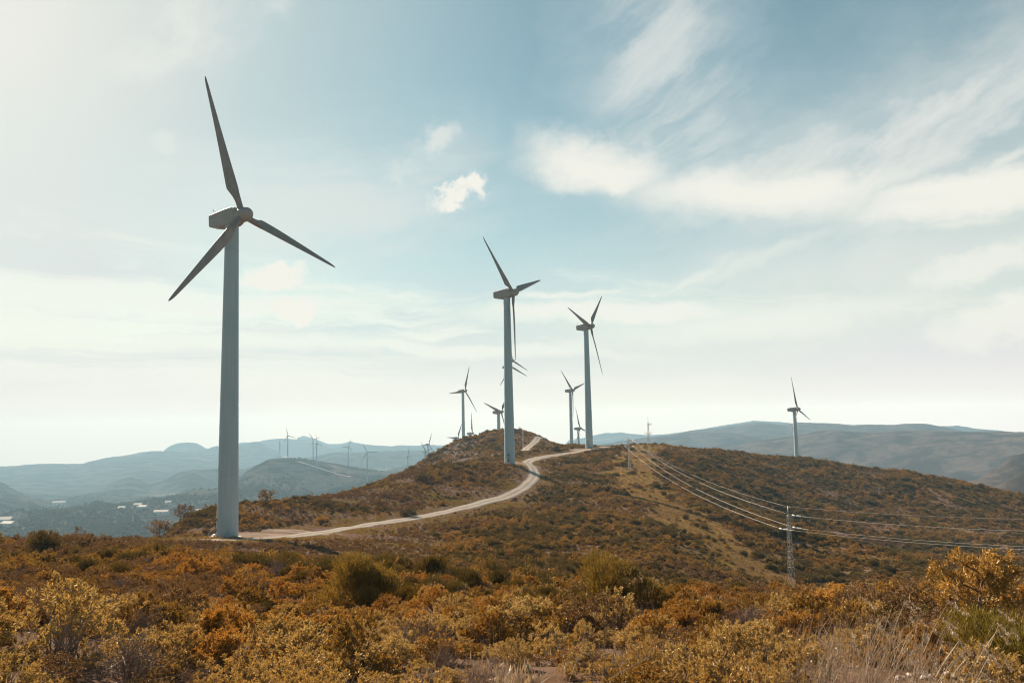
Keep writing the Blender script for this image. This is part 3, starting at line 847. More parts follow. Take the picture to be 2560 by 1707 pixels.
def blade_mesh():
    """blade along +Z, rotor axis +X (upwind), trailing edge towards -Y; aerofoil sections with twist"""
    m = MB()
    secs = []
    S = 20
    rs = [0.6, 1.1, 1.6, 2.2, 2.9, 3.6, 4.2, 4.8, 6, 8, 10, 12, 14, 16, 18, 19.6, 20.5, 20.9, 21.0]
    for r in rs:
        f = np.interp(r, [0.6, 1.6, 4.3, 21], [0, 0, 1, 1]); f = f * f * (3 - 2 * f)
        chord = np.interp(r, [0.6, 1.6, 4.3, 8, 14, 20.0, 20.8, 21.0], [0.92, 0.92, 1.95, 1.62, 1.02, 0.50, 0.28, 0.06])
        thick = np.interp(r, [0.6, 1.6, 4.3, 8, 14, 21], [1.0, 1.0, 0.30, 0.21, 0.17, 0.14])
        beta = math.radians(np.interp(r, [0, 4, 8, 14, 21], [17, 16, 9, 4, 1.5])) + math.radians(3)
        for k in range(S):
            t = 2 * PI * k / S
            # circle section
            cy, cx = -0.46 * math.cos(t), -0.46 * math.sin(t)
            # aerofoil section, x along the chord from the leading edge
            xc = 0.5 * (1 + math.cos(t))
            yt = 5 * thick * (0.2969 * math.sqrt(xc) - 0.126 * xc - 0.3516 * xc ** 2 + 0.2843 * xc ** 3 - 0.1036 * xc ** 4)
            cam_ = 0.10 * thick * (1 - (2 * xc - 1) ** 2)
            ay, ax = (0.28 - xc) * chord, (yt * (1 if math.sin(t) >= 0 else -0.75) + cam_) * chord * (-1)
            y, x = cy * (1 - f) + ay * f, cx * (1 - f) + ax * f
            # twist: leading edge (+Y) turns upwind (+X)
            X = x * math.cos(beta) + y * math.sin(beta)
            Y = -x * math.sin(beta) + y * math.cos(beta)
            m.v.append((X, Y, r))
    for i in range(len(rs) - 1):
        for k in range(S):
            k2 = (k + 1) % S
            m.face((i * S + k, i * S + k2, (i + 1) * S + k2, (i + 1) * S + k), True)
    m.face([k for k in reversed(range(S))])
    m.face([(len(rs) - 1) * S + k for k in range(S)])
    return m.mesh('blade', M_BLADE)

def foundation_mesh():
    m = MB()
    m.tube([(0, 0, -1.2), (0, 0, 0.10)], 1.95, 40, smooth=False)
    return m.mesh('foundation', M_CONC)

ROTOR_X = 2.15                         # rotor centre ahead of the tower axis
ME = dict(tower=tower_mesh(), door=door_mesh(), vent=vent_mesh(1.35), vent2=vent_mesh(2.95), steps=steps_mesh(), nacelle=nacelle_mesh(),
          mast=weather_mast_mesh(), hub=hub_mesh(), blade=blade_mesh(), foundation=foundation_mesh())

def turbine(u, v, d, psi, th, label, group, door_px=None, detail=True):
    """rotor centre seen at (u, v), d metres off; psi = heading of the rotor to the right of the viewer, th = turn of the rotor"""
    hc = at(u, v, d)
    psi, th = math.radians(psi), math.radians(th)
    ax = np.array([math.sin(psi), -math.cos(psi), 0.0])
    bx = hc - ROTOR_X * np.array([ax[0] * math.cos(TILT), ax[1] * math.cos(TILT), math.sin(TILT)])
    gz = float(ground(bx[0], bx[1]))
    root = link('wind_turbine', None, None, (bx[0], bx[1], gz))
    tag(root, label, 'wind turbine', group)
    yaw = math.atan2(ax[1], ax[0])
    hh = bx[2] - gz                    # height of the nacelle axis over the ground
    tw = link('tower', ME['tower'], root)
    tw.scale = (1, 1, (hh - 1.15) / 47.9)
    if detail:
        link('foundation', ME['foundation'], root)
        dr = link('door', ME['door'], tw)
        facing = math.atan2(bx[0], -bx[1]) if door_px is None else door_px
        for ch in [dr] + [link('vent', ME['vent'], tw), link('vent', ME['vent2'], tw)]:
            ch.rotation_euler = (0, 0, facing)
        stp = link('steps', ME['steps'], root)
        stp.rotation_euler = (0, 0, facing)
    nc = link('nacelle', ME['nacelle'], root, (0, 0, hh))
    nc.rotation_euler = (0, -TILT * 0.5, yaw)
    if detail:
        link('weather_mast', ME['mast'], nc)
    Rn = Matrix.Rotation(yaw, 4, 'Z') @ Matrix.Rotation(-TILT, 4, 'Y')
    hb = link('hub', ME['hub'], root)
    hb.matrix_local = Matrix.Translation((0, 0, hh)) @ Rn
    for k in range(3):
        b = link('blade', ME['blade'], root)
        # seen from the front (+X side) th turns clockwise from straight up
        b.matrix_local = Matrix.Translation((0, 0, hh)) @ Rn @ Matrix.Translation((ROTOR_X, 0, 0)) @ Matrix.Rotation(-(th + k * 2 * PI / 3), 4, 'X') @ Matrix.Rotation(CONE, 4, 'Y')
    return root

GT = 'wind turbines on the near ridge'
GF = 'wind turbines on the hill across the valley'
GB = 'wind turbines half hidden behind the hilltop'
TURBINES = [
    (605.7, 538.2, 125.4, 62.4, 103.7, 'largest white wind turbine standing at the start of the dirt road', GT, True, math.radians(-62)),
    (1282.7, 731.5, 233.5, 62.5, 71.7, 'wind turbine at the bend of the dirt road, one blade pointing straight down', GT, True, math.radians(-14)),
    (1476.5, 815.6, 330.7, 59.4, 45.9, 'wind turbine beside the top of the dirt road, next to the lattice pylon', GT, True, math.radians(-22)),
    (1994.0, 1022.6, 534.7, 52.0, 110.0, 'lone wind turbine behind the brown ridge at the right', 'wind turbines behind the near ridge', True, None),
    (1162.7, 976.6, 612.6, 57.1, 23.4, 'tall wind turbine rising behind the left flank of the hilltop, blade pointing left', GB, False, None),
    (1431.8, 975.5, 597.0, 57.0, 74.0, 'wind turbine left of the turbine at the road top, base behind the ridge', GB, False, None),
    (1253.0, 1029.0, 530.0, 59.0, 46.0, 'wind turbine with short visible tower on top of the hill, beside the second tower', GB, False, None),
    (1181.0, 1083.0, 800.0, 58.0, 4.0, 'small wind turbine with only head and blades above the slope, upright blade', GB, False, None),
    (1144.5, 1094.0, 900.0, 58.0, 33.0, 'small wind turbine low on the hill flank, blade pointing left towards the valley', GB, False, None),
    (1450.5, 1070.5, 765.0, 58.0, 106.0, 'small pale wind turbine peeking out between two larger towers', GB, False, None),
    (1281.5, 902.0, 635.0, 56.0, 110.0, 'wind turbine hidden behind the second tower, upper of two rotors', GB, False, None),
    (1275.5, 916.0, 570.0, 56.0, 108.0, 'wind turbine hidden behind the second tower, lower of two rotors', GB, False, None),
    (1072.5, 1110.0, 1300.0, 55.0, 28.0, 'distant wind turbine nearest the hill flank, blade pointing left', GF, False, None),
    (1065.5, 1128.0, 1340.0, 62.0, 79.0, 'distant wind turbine overlapped by another just left of the hill flank', GF, False, None),
    (1021.8, 1138.1, 1646.0, 66.0, 9.7, 'distant wind turbine with upright blade, low tower cut by the slope', GF, False, None),
    (918.4, 1129.5, 1732.0, 22.9, 93.4, 'distant wind turbine facing forward, blade pointing right, at the valley track end', GF, False, None),
    (871.4, 1115.3, 2093.0, 39.4, 25.2, 'distant wind turbine on the far hill, blade pointing left', GF, False, None),
    (794.0, 1108.4, 1849.0, 72.0, 111.0, 'distant wind turbine standing below the hill crest, in front of a pair', GF, False, None),
    (784.0, 1098.0, 2124.0, 45.4, 82.2, 'distant wind turbine behind another one right of the hut', GF, False, None),
    (720.8, 1089.4, 1975.0, 48.5, 106.0, 'distant wind turbine beside the hut on the far hilltop', GF, False, None),
]
for t in TURBINES:
    turbine(*t[:7], door_px=t[8], detail=t[7])

# ------------------------------------------------------------------ plants: leaf by leaf meshes, copied
class LB:
    """collects leaf quads (one face per leaf) and twig strips, in numpy"""
    def __init__(s, rng):
        s.rng, s.q = rng, []
    def leaves(s, base, d, length, width, fold=0.25):
        """kite shaped leaves from base points along directions d"""
        n = len(base)
        d = d / (np.linalg.norm(d, axis=1)[:, None] + 1e-9)
        side = np.cross(d, s.rng.normal(size=(n, 3)))
        side /= np.linalg.norm(side, axis=1)[:, None] + 1e-9
        up = np.cross(side, d)
        L = (length * (0.7 + 0.6 * s.rng.random(n)))[:, None] if np.ndim(length) == 0 else length[:, None]
        wd = width * (0.8 + 0.4 * s.rng.random(n))[:, None]
        mid = base + d * L * 0.55 + up * L * 0.06
        s.q.append(np.stack([base, mid + side * wd / 2, base + d * L - up * L * fold * 0.5, mid - side * wd / 2], 1))
    def strips(s, a, b, w):
        """thin flat twigs, each as two crossed quads"""
        d = b - a
        d /= np.linalg.norm(d, axis=1)[:, None] + 1e-9
        for _ in range(2):
            side = np.cross(d, s.rng.normal(size=d.shape)); side /= np.linalg.norm(side, axis=1)[:, None] + 1e-9
            s.q.append(np.stack([a - side * w / 2, a + side * w / 2, b + side * w / 4, b - side * w / 4], 1))
    def mesh(s, name, mat):
        v = np.concatenate(s.q)
        n = len(v)
        return quad_mesh(name, v.reshape(-1, 3), np.arange(n * 4).reshape(-1, 4), mat)

def unit(rng, n, zmin=-0.1):
    z = zmin + (1 - zmin) * rng.random(n)
    t = rng.random(n) * 2 * PI
    q = np.sqrt(np.maximum(0, 1 - z * z))
    return np.stack([q * np.cos(t), q * np.sin(t), z], -1)

def shrub_tips(rng, n, rad, hgt, lobes=7, inner=0.35):
    """shoot tips over an uneven, lobed crown"""
    lc = unit(rng, lobes, 0.0) * np.array([rad * 0.68, rad * 0.68, hgt * 0.62]) * (0.7 + 0.5 * rng.random((lobes, 1)))
    lr = rad * (0.22 + 0.36 * rng.random(lobes))
    k = rng.integers(0, lobes, n)
    u = unit(rng, n, -0.25)
    rr = np.where(rng.random(n) < inner, rng.random(n) ** 0.5, 1.0) * (0.88 + 0.24 * rng.random(n))
    p = lc[k] + u * (lr[k] * rr)[:, None] * np.array([1, 1, 0.95 * hgt / rad if hgt < rad else 1.0])
    p[:, 2] = np.maximum(p[:, 2] + hgt * 0.18, 0.03)
    d = u * 0.75 + np.array([0, 0, 0.75]) + rng.normal(size=(n, 3)) * 0.25
    return p, d / np.linalg.norm(d, axis=1)[:, None]

def make_shrub(name, seed, kind, n, leaf, per, rad=0.62, hgt=0.62):
    rng = np.random.default_rng(seed)
    B = LB(rng)
    p, d = shrub_tips(rng, n, rad, hgt)
    if kind == 'broom':                       # fine upright wands
        k = np.repeat(np.arange(n), per)
        b = p[k] * np.array([0.92, 0.92, 0.86]) + rng.normal(size=(len(k), 3)) * leaf * 0.5
        dd = d[k] * 0.8 + np.array([0, 0, 0.5]) + rng.normal(size=(len(k), 3)) * 0.28
        B.leaves(b, dd, leaf * 2.4, leaf * 0.17, 0.05)
    else:
        k = np.repeat(np.arange(n), per)
        spread = {'ochre': 0.95, 'pale': 0.62, 'rust': 1.2}[kind]
        dd = d[k] + rng.normal(size=(len(k), 3)) * spread
        b = p[k] - d[k] * (rng.random(len(k)) * leaf * 1.3)[:, None] + rng.normal(size=(len(k), 3)) * leaf * 0.22
        B.leaves(b, dd, leaf, leaf * {'ochre': 0.42, 'pale': 0.36, 'rust': 0.34}[kind])
    mat = {'ochre': M_OCHRE, 'pale': M_PALE, 'broom': M_OLIVE, 'rust': M_RUST}[kind]
    m1 = B.mesh(name, mat)
    # stems reaching the crown from the root
    S = LB(rng)
    ns = min(n, 46)
    idx = rng.choice(n, ns, replace=False)
    root = rng.normal(size=(ns, 3)) * np.array([0.07, 0.07, 0.0])
    mid = p[idx] * np.array([0.45, 0.45, 0.55]) + rng.normal(size=(ns, 3)) * 0.04
    S.strips(root, mid, 0.016); S.strips(mid, p[idx], 0.010)
    m2 = S.mesh('stems', M_TWIG)
    return m1, m2

NEARP = {}
for kind, cfg in dict(ochre=(210, 0.050, 24), pale=(190, 0.048, 22), broom=(460, 0.065, 10), rust=(230, 0.040, 20)).items():
    NEARP[kind] = [make_shrub('shrub', 100 + 7 * i + len(kind), kind, *cfg, rad=0.58 + 0.08 * (i % 2), hgt=[0.62, 0.5, 0.72][i % 3] * (1.15 if kind == 'broom' else 1.0)) for i in range(4)]

def make_dead(seed):
    rng = np.random.default_rng(seed)
    S = LB(rng)
    n = 60
    p, d = shrub_tips(rng, n, 0.55, 0.55, inner=0.1)
    root = rng.normal(size=(n, 3)) * np.array([0.06, 0.06, 0])
    mid = p * np.array([0.5, 0.5, 0.6]) + rng.normal(size=(n, 3)) * 0.05
    S.strips(root, mid, 0.012); S.strips(mid, p, 0.008)
    k = np.repeat(np.arange(n), 9)
    a = mid[k] + (p[k] - mid[k]) * rng.random((len(k), 1))
    S.strips(a, a + (d[k] + rng.normal(size=(len(k), 3)) * 0.7) * 0.11, 0.005)
    B = LB(rng)
    kk = rng.integers(0, n, 260)
    B.leaves(p[kk] + rng.normal(size=(260, 3)) * 0.05, rng.normal(size=(260, 3)) + np.array([0, 0, 0.4]), 0.035, 0.012)
    return S.mesh('shrub', M_TWIG), B.mesh('withered_leaves', M_RUST)
NEARP['dead'] = [make_dead(700 + i) for i in range(4)]

# coarser shrubs for the slopes farther off; these only enter the scene through the heath object
LOD = bpy.data.collections.new('heath_plants')
def lod(mesh, nm):
    o = bpy.data.objects.new(nm, mesh)
    LOD.objects.link(o)
nid = 0
KINDS_ = []                                # what each numbered plant of the heath is
for kind, cnt in (('ochre', 5), ('broom', 3), ('rust', 3)):
    for i in range(cnt):
        m1, m2 = make_shrub('heath_shrub', 900 + nid, kind, *((84, 0.10, 18) if kind != 'broom' else (150, 0.13, 10)), rad=0.62, hgt=[0.62, 0.50, 0.74][i % 3])
        if kind == 'ochre':
            m1.materials[0] = M_SLOPE
        lod(m1, 'plant_%03d' % nid); KINDS_.append(('mid', kind)); nid += 1
for kind, ms in NEARP.items():
    for m1, m2 in ms[:2]:
        lod(m1, 'plant_%03d' % nid); KINDS_.append(('near', kind)); nid += 1
rng = np.random.default_rng(5)
for i in range(2):                         # low grass tuft
    B = LB(rng)
    n = 70
    b = rng.normal(size=(n, 3)) * np.array([0.16, 0.16, 0])
    B.leaves(b, rng.normal(size=(n, 3)) * 0.4 + np.array([0, 0, 0.9]), 0.26, 0.022, 0.2)
    lod(B.mesh('tuft', M_STALK), 'plant_%03d' % nid); KINDS_.append(('tuft', 'pale')); nid += 1
    lod(B.mesh('tuft', M_TUFT), 'plant_%03d' % nid); KINDS_.append(('tuft', 'gold')); nid += 1
LODK = {}
for i, k in enumerate(KINDS_):
    LODK.setdefault(k, []).append(i)

# horizon seen from the camera along each direction, to leave out plants that nothing near the camera can see
e_ = GZ / GR
RUNMAX = np.maximum.accumulate(e_, axis=1)
def seen(x, y, margin=3.0):
    a, r = np.arctan2(x, y), np.hypot(x, y)
    i = np.clip(np.interp(a, AZ, np.arange(nA)).round().astype(int), 0, nA - 1)
    j = np.clip(((np.log(r) - LNR0) / (LNR1 - LNR0) * (NR - 1)).astype(int), 0, NR - 1)
    return (ground(x, y) + margin) / r >= RUNMAX[i, j]

def scatter(r0, r1, step, amax=math.radians(41)):
    n = int(2 * r1 / step)
    gx, gy = np.meshgrid((np.arange(n) - n / 2) * step, np.arange(int(r1 / step) + 1) * step)
    gx = gx + RNG.uniform(-.48, .48, gx.shape) * step
    gy = gy + RNG.uniform(-.48, .48, gy.shape) * step
    x, y = gx.ravel(), gy.ravel()
    r, a = np.hypot(x, y), np.abs(np.arctan2(x, y))
    k = (r >= r0) & (r < r1) & (a < amax)
    x, y = x[k], y[k]
    k = seen(x, y)
    return x[k], y[k]

def pick_kind(x, y):
    """patchwork of plants: broom in hollows, rust on the left crest, pale ones close by"""
    n1, n2 = fbm(x / 9, y / 9, 3, 61), fbm(x / 16, y / 16, 3, 62)
    r, a = np.hypot(x, y), np.arctan2(x, y)
    u = RNG.random(x.size)
    rust = (n2 + 0.55 * (a < math.radians(-6)) * smooth01(r, 40, 90) + (u - 0.5) * 0.9) > 0.42
    broom = ~rust & ((n1 + (u - 0.5) * 0.9 + 0.10 * smooth01(r, 90, 160) * (a > 0) - 0.45 * (1 - smooth01(r, 12, 24)) + 0.12 * smooth01(r, 40, 80)) > 0.27)
    pale = ~rust & ~broom & ((0.9 * (1 - smooth01(r, 11, 26)) + 0.7 * n1 + (RNG.random(x.size) - 0.5) * 1.0) > 0.58)
    k = np.full(x.size, 'ochre', dtype=object)
    k[rust] = 'rust'; k[broom] = 'broom'; k[pale] = 'pale'
    k[(RNG.random(x.size) < 0.09) & (r < 38)] = 'dead'
    return k

HX, HY, HS, HI, HT = [], [], [], [], []
def heath(x, y, s, i):
    HX.append(x); HY.append(y); HS.append(s); HI.append(i)

# 1. the nearest shrubs: single objects
x, y = scatter(4.6, 38, 0.60)
bare_, strip_, scree_ = masks(x, y)
gap = fbm(x / 2.2, y / 2.2, 2, 71) > 0.60
stalky = (np.abs(np.arctan2(x, y) - azel(2170, 1600)[0]) < math.radians(5.5)) & (np.hypot(x, y) < 11.5)
keep = ~bare_ & ~gap & ~(stalky & (RNG.random(x.size) < 0.78))
x, y = x[keep], y[keep]
kinds = pick_kind(x, y)
size = (0.45 + 0.80 * RNG.random(x.size) ** 1.8) * (1 + 0.45 * fbm(x / 4, y / 4, 2, 73))
size = size * np.interp(np.hypot(x, y), [5, 9, 12, 24, 34], [0.55, 0.85, 0.85, 0.72, 0.9])
def on_ground(u, r):
    p = at(u, 1500, r)
    return np.array([p[0], p[1], float(ground(p[0], p[1]))])
BIG = [on_ground(915, 21), on_ground(1548, 21), on_ground(2450, 15.5), on_ground(2545, 11.5)]
BIGH = [at(905, 1388, math.hypot(*BIG[0][:2]))[2] - BIG[0][2], at(1540, 1372, math.hypot(*BIG[1][:2]))[2] - BIG[1][2], at(2480, 1388, math.hypot(*BIG[2][:2]))[2] - BIG[2][2], at(2540, 1490, math.hypot(*BIG[3][:2]))[2] - BIG[3][2]]
print('BIG', [(b_.round(1).tolist(), round(h_, 2)) for b_, h_ in zip(BIG, BIGH)])
for c, rad_ in zip(BIG, (1.0, 1.0, 0.7, 0.8)):
    k = np.hypot(x - c[0], y - c[1]) > rad_
    x, y, kinds, size = x[k], y[k], kinds[k], size[k]
r, a = np.hypot(x, y), np.arctan2(x, y)
inframe = (np.abs(a) < math.radians(33.5)) & (r > 6.5)
score = np.where(inframe, size / r, -1)
order = np.argsort(-score)
N_OBJ = 285
near_ids = order[:N_OBJ]
rest = order[N_OBJ:]
zone_words = [(-34, -20, 'at the left by pink soil'), (-20, -8, 'below the largest turbine'), (-8, 4, 'in the middle foreground'), (4, 16, 'by the bare twigs'), (16, 34, 'among the dry stalks')]
kind_words = {'ochre': 'golden ochre leafy shrub', 'pale': 'pale cream green shrub', 'broom': 'dark olive fine wanded broom', 'rust': 'rusty brown shrub', 'dead': 'bare twiggy dead shrub'}
first = {}
for q_ in near_ids:
    kd = kinds[q_]
    m1, m2 = NEARP[kd][int(RNG.integers(0, 4))]
    o = link('shrub', m1, None, (x[q_], y[q_], float(ground(x[q_], y[q_])) - 0.04))
    s_ = size[q_]
    o.rotation_euler = (0, 0, RNG.random() * 6.28)
    o.scale = (s_ * RNG.uniform(0.9, 1.2), s_ * RNG.uniform(0.9, 1.2), s_ * RNG.uniform(0.85, 1.15))
    link('stems' if kd != 'dead' else 'withered_leaves', m2, o)
    deg = math.degrees(a[q_])
    zw = [w_ for lo, hi, w_ in zone_words if lo <= deg < hi]
    zw = zw[0] if zw else zone_words[0][2]
    row = 'nearest rows' if r[q_] < 10.5 else 'upper rows'
    tag(o, '%s %s, %s' % (kind_words[kd], zw, row), 'shrub', '%ss %s, %s' % (kind_words[kd], zw, row))
xi, yi, ki, si = x[rest], y[rest], kinds[rest], size[rest]
heath(xi, yi, si, np.array([RNG.choice(LODK[('near', k)]) for k in ki]))

# 2. the slopes
for r0, r1, step, sc in ((38, 78, 0.70, 0.85), (78, 130, 0.74, 0.88), (130, 260, 0.90, 1.06), (260, 520, 1.2, 1.36)):
    x, y = scatter(r0, r1, step)
    bare_, strip_, scree_ = masks(x, y)
    gap = fbm(x / 4.5, y / 4.5, 3, 75)
    p = np.where(gap > 0.24, 0.40, 1.0) * (1 - 0.92 * strip_) * (1 - 0.45 * scree_)
    # grassy verges of the road
    dr = poly_dist(x, y, ROAD)
    p = p * np.interp(dr, [2, 4.5, 8], [0.1, 0.5, 1.0])
    p = p * np.where((np.abs(np.degrees(np.arctan2(x, y)) + 15) < 9) & (np.hypot(x, y) > 100) & (dr < 7), 0.3, 1)
    k = ~bare_ & (RNG.random(x.size) < p)
    x, y, dr = x[k], y[k], dr[k]
    kd = pick_kind(x, y)
    kd[(kd == 'pale') | (kd == 'dead')] = 'ochre'
    sz = sc * (0.42 + 0.95 * RNG.random(x.size) ** 2.2) * (1 + 0.85 * fbm(x / 9, y / 9, 3, 77))
    dt = np.minimum(dr, poly_dist(x, y, TRAIL) + 0.2)
    sz = sz * np.interp(dt, [2, 6, 16], [0.45, 0.62, 1.0])
    crest_ = (np.hypot(x, y) > 45) & (np.hypot(x, y) < 128) & (np.abs(np.degrees(np.arctan2(x, y)) + 14) < 9)
    sz = np.where(crest_, sz * 0.6, sz)
    ok = dt > 1.9 + 0.6 * sz
    heath(x[ok], y[ok], sz[ok], np.array([RNG.choice(LODK[('mid' if r0 > 30 else 'near', q)]) for q in kd[ok]]))
# 3. grass tufts on the verges, in the strip and between the shrubs
for r0, r1, step, sc in ((5, 26, 0.42, 0.9), (70, 240, 1.05, 1.25), (240, 360, 1.7, 1.6)):
    x, y = scatter(r0, r1, step)
    bare_, strip_, scree_ = masks(x, y)
    dr = poly_dist(x, y, ROAD)
    p = 0.05 + 0.80 * strip_ + 0.6 * ((dr > 2.6) & (dr < 7)) + 0.04 * (np.hypot(x, y) < 30)
    k = (RNG.random(x.size) < p) & (dr > 2.5) & ~(bare_ & (RNG.random(x.size) < np.where(np.hypot(x, y) < 30, 0.82, 0.93)))
    heath(x[k], y[k], sc * (0.6 + 0.7 * RNG.random(k.sum())), RNG.choice(LODK[('tuft', 'pale' if r0 < 20 else 'gold')], k.sum()))

def instance_tree(name, coll):
    ng = bpy.data.node_groups.new(name, 'GeometryNodeTree')
    ng.interface.new_socket('Geometry', in_out='INPUT', socket_type='NodeSocketGeometry')
    ng.interface.new_socket('Geometry', in_out='OUTPUT', socket_type='NodeSocketGeometry')
    nd = lambda k: ng.nodes.new(k)
    gi, go = nd('NodeGroupInput'), nd('NodeGroupOutput')
    iop, ci = nd('GeometryNodeInstanceOnPoints'), nd('GeometryNodeCollectionInfo')
    ci.inputs['Collection'].default_value = coll
    ci.inputs['Separate Children'].default_value = True
    ci.inputs['Reset Children'].default_value = True
    def attr(nm, dt):
        a_ = nd('GeometryNodeInputNamedAttribute'); a_.data_type = dt
        a_.inputs['Name'].default_value = nm
        return a_.outputs['Attribute']
    L = ng.links.new
    L(gi.outputs[0], iop.inputs['Points'])
    L(ci.outputs[0], iop.inputs['Instance'])
    iop.inputs['Pick Instance'].default_value = True
    L(attr('pick', 'INT'), iop.inputs['Instance Index'])
    L(attr('turn', 'FLOAT_VECTOR'), iop.inputs['Rotation'])
    L(attr('size', 'FLOAT_VECTOR'), iop.inputs['Scale'])
    L(iop.outputs[0], go.inputs[0])
    return ng

def cover(name, x, y, s, i, coll, sink=0.05, squash=(0.8, 1.2)):
    n = len(x)
    me = bpy.data.meshes.new(name)
    me.vertices.add(n)
    me.vertices.foreach_set('co', np.stack([x, y, ground(x, y) - sink * s], -1).astype(np.float32).ravel())
    me.attributes.new('pick', 'INT', 'POINT').data.foreach_set('value', i.astype(np.int32))
    tn = np.stack([RNG.normal(size=n) * 0.08, RNG.normal(size=n) * 0.08, RNG.random(n) * 6.283], -1)
    me.attributes.new('turn', 'FLOAT_VECTOR', 'POINT').data.foreach_set('vector', tn.astype(np.float32).ravel())
    sz = np.stack([s * RNG.uniform(0.9, 1.25, n), s * RNG.uniform(0.9, 1.25, n), s * RNG.uniform(*squash, n)], -1)
    me.attributes.new('size', 'FLOAT_VECTOR', 'POINT').data.foreach_set('vector', sz.astype(np.float32).ravel())
    o = link(name, me)
    md = o.modifiers.new('cover', 'NODES')
    md.node_group = instance_tree(name, coll)
    return tag(o, kind='stuff')
cover('heath_undergrowth', np.concatenate(HX), np.concatenate(HY), np.concatenate(HS), np.concatenate(HI), LOD)
print('HEATH', sum(len(q) for q in HX))

# ------------------------------------------------------------------ power line over the slope
def lattice(m, h, w0, w1, n, leg=0.045, brace=0.022, x0=0.0, y0=0.0, z0=0.0):
    """square lattice mast: four legs and crossed bracing on every side"""
    c = [(-1, -1), (1, -1), (1, 1), (-1, 1)]
    lv = [0.0]
    k = 1.0
    for i in range(n):
        lv.append(lv[-1] + k); k *= 0.93
    lv = [q / lv[-1] for q in lv]
    P = [[np.array([x0 + sx * (w0 + (w1 - w0) * t) / 2, y0 + sy * (w0 + (w1 - w0) * t) / 2, z0 + h * t]) for t in lv] for sx, sy in c]
    for p in P:
        m.tube(p, leg, 4, smooth=False)
    for i in range(n):
        for k in range(4):
            a, b = P[k], P[(k + 1) % 4]
            m.tube([a[i], b[i + 1]], brace, 3, smooth=False)
            m.tube([b[i], a[i + 1]], brace, 3, smooth=False)
            if i % 2 == 0:
                m.tube([a[i + 1], b[i + 1]], brace, 3, smooth=False)

PYH = 12.6
def pylon(loc, ang, label, group, scale=1.0, strings=True, thick=1.0):
    root = link('power_pylon', None, None, loc)
    root.rotation_euler = (0, 0, ang)
    root.scale = (scale,) * 3
    tag(root, label, 'pylon', group)
    m = MB()
    lattice(m, PYH - 1.1, 0.82, 0.28, 11, 0.042 * thick, 0.018 * thick)
    m.tube([(0, 0, PYH - 1.2), (0, 0, PYH + 0.2)], 0.07 * thick, 5)
    for sx in (-0.6, 0.6):
        for sy in (-0.6, 0.6):
            m.box((sx * 0.9, sy * 0.9, -0.05), (0.35, 0.35, 0.5))
    m.build('mast', M_STEEL, root)
    for z, xs, nm in ((PYH - 3.0, (-1.25, 1.25), 'crossarm'), (PYH - 1.25, (0.0, 1.25), 'crossarm')):
        m = MB()
        for y in (-0.14, 0.14):
            m.tube([(xs[0], y * 0.4, z), (0, y, z + 0.02), (xs[1], y * 0.4, z)], 0.045 * thick, 4, smooth=False)
            m.tube([(0, y, z - 0.45), (xs[1], y * 0.4, z)], 0.03 * thick, 4, smooth=False)
            if xs[0] < 0:
                m.tube([(0, y, z - 0.45), (xs[0], y * 0.4, z)], 0.03 * thick, 4, smooth=False)
        m.build(nm, M_STEEL, root)
    M_ = Matrix.Translation(loc) @ Matrix.Rotation(ang, 4, 'Z') @ Matrix.Scale(scale, 4)
    ends = [np.array(M_ @ Vector(p)) for p in ((-1.25, 0, PYH - 3.0), (1.25, 0, PYH - 3.0), (1.25, 0, PYH - 1.25), (0, 0, PYH + 0.15))]
    return root, ends

def insulator(root, a, d):
    """a string of porcelain discs from the arm end towards the span"""
    inv = root.matrix_basis.inverted() if False else None
    m = MB()
    d = d / np.linalg.norm(d)
    pts, rad = [], []
    for k in range(6):
        for off, r in ((0.0, 0.05), (0.03, 0.125), (0.07, 0.125), (0.10, 0.05)):
            pts.append(a + d * (0.22 + 0.12 * k + off)); rad.append(r)
    m.tube([a, a + d * 0.22], 0.02, 4)
    m.tube(pts, rad, 10)
    L = (Matrix.Translation(root.location) @ root.rotation_euler.to_matrix().to_4x4() @ Matrix.Diagonal((*root.scale, 1))).inverted()
    m.v = [tuple(L @ Vector(p)) for p in m.v]
    m.build('insulator', M_GLASS, root)
    return a + d * 0.98

def cable(a, b, sag, rad, label, group='power cables along the mown strip'):
    m = MB()
    n = 40
    pts = [a + (b - a) * t + np.array([0, 0, -4 * sag * t * (1 - t)]) for t in np.linspace(0, 1, n + 1)]
    mid = (a + b) / 2
    m.tube([p - a for p in pts], rad, 5)
    tag(m.build('power_cable', M_CABLE, None, tuple(a)), label, 'cable', group)

def stand(u, v, r):
    p = at(u, v, r)
    return np.array([p[0], p[1], float(ground(p[0], p[1]))])
GP = 'lattice pylons of the power line'
pA = stand(1574, 1185, 257); pB = stand(1980, 1475, 125); pC = stand(3000, 1300, 112)
pB[2] = at(1972, 1265, 125)[2] - PYH - 0.2; pA[2] = at(1571, 1089, 257)[2] - PYH - 0.2
pB[2] = min(pB[2], float(ground(pB[0], pB[1]))); pA[2] = min(pA[2], float(ground(pA[0], pA[1])))
dAB, dBC = (pB - pA)[:2], (pC - pB)[:2]
dAB /= np.linalg.norm(dAB); dBC /= np.linalg.norm(dBC)
bis = dAB + dBC
angA = math.atan2(dAB[1], dAB[0]) + PI / 2
angB = math.atan2(bis[1], bis[0]) + PI / 2
angC = math.atan2(dBC[1], dBC[0]) + PI / 2
rA, eA = pylon(tuple(pA), angA, 'lattice power pylon beside the top of the dirt road at the mown strip', GP)
rB, eB = pylon(tuple(pB), angB, 'lattice power pylon standing in the hollow behind the foreground shrubs, nearest one', GP)
rC, eC = pylon(tuple(pC), angC, 'lattice power pylon outside the right edge, end of the near cables', GP, 1.1)
names = ('left lower', 'right lower', 'upper', 'thin top')
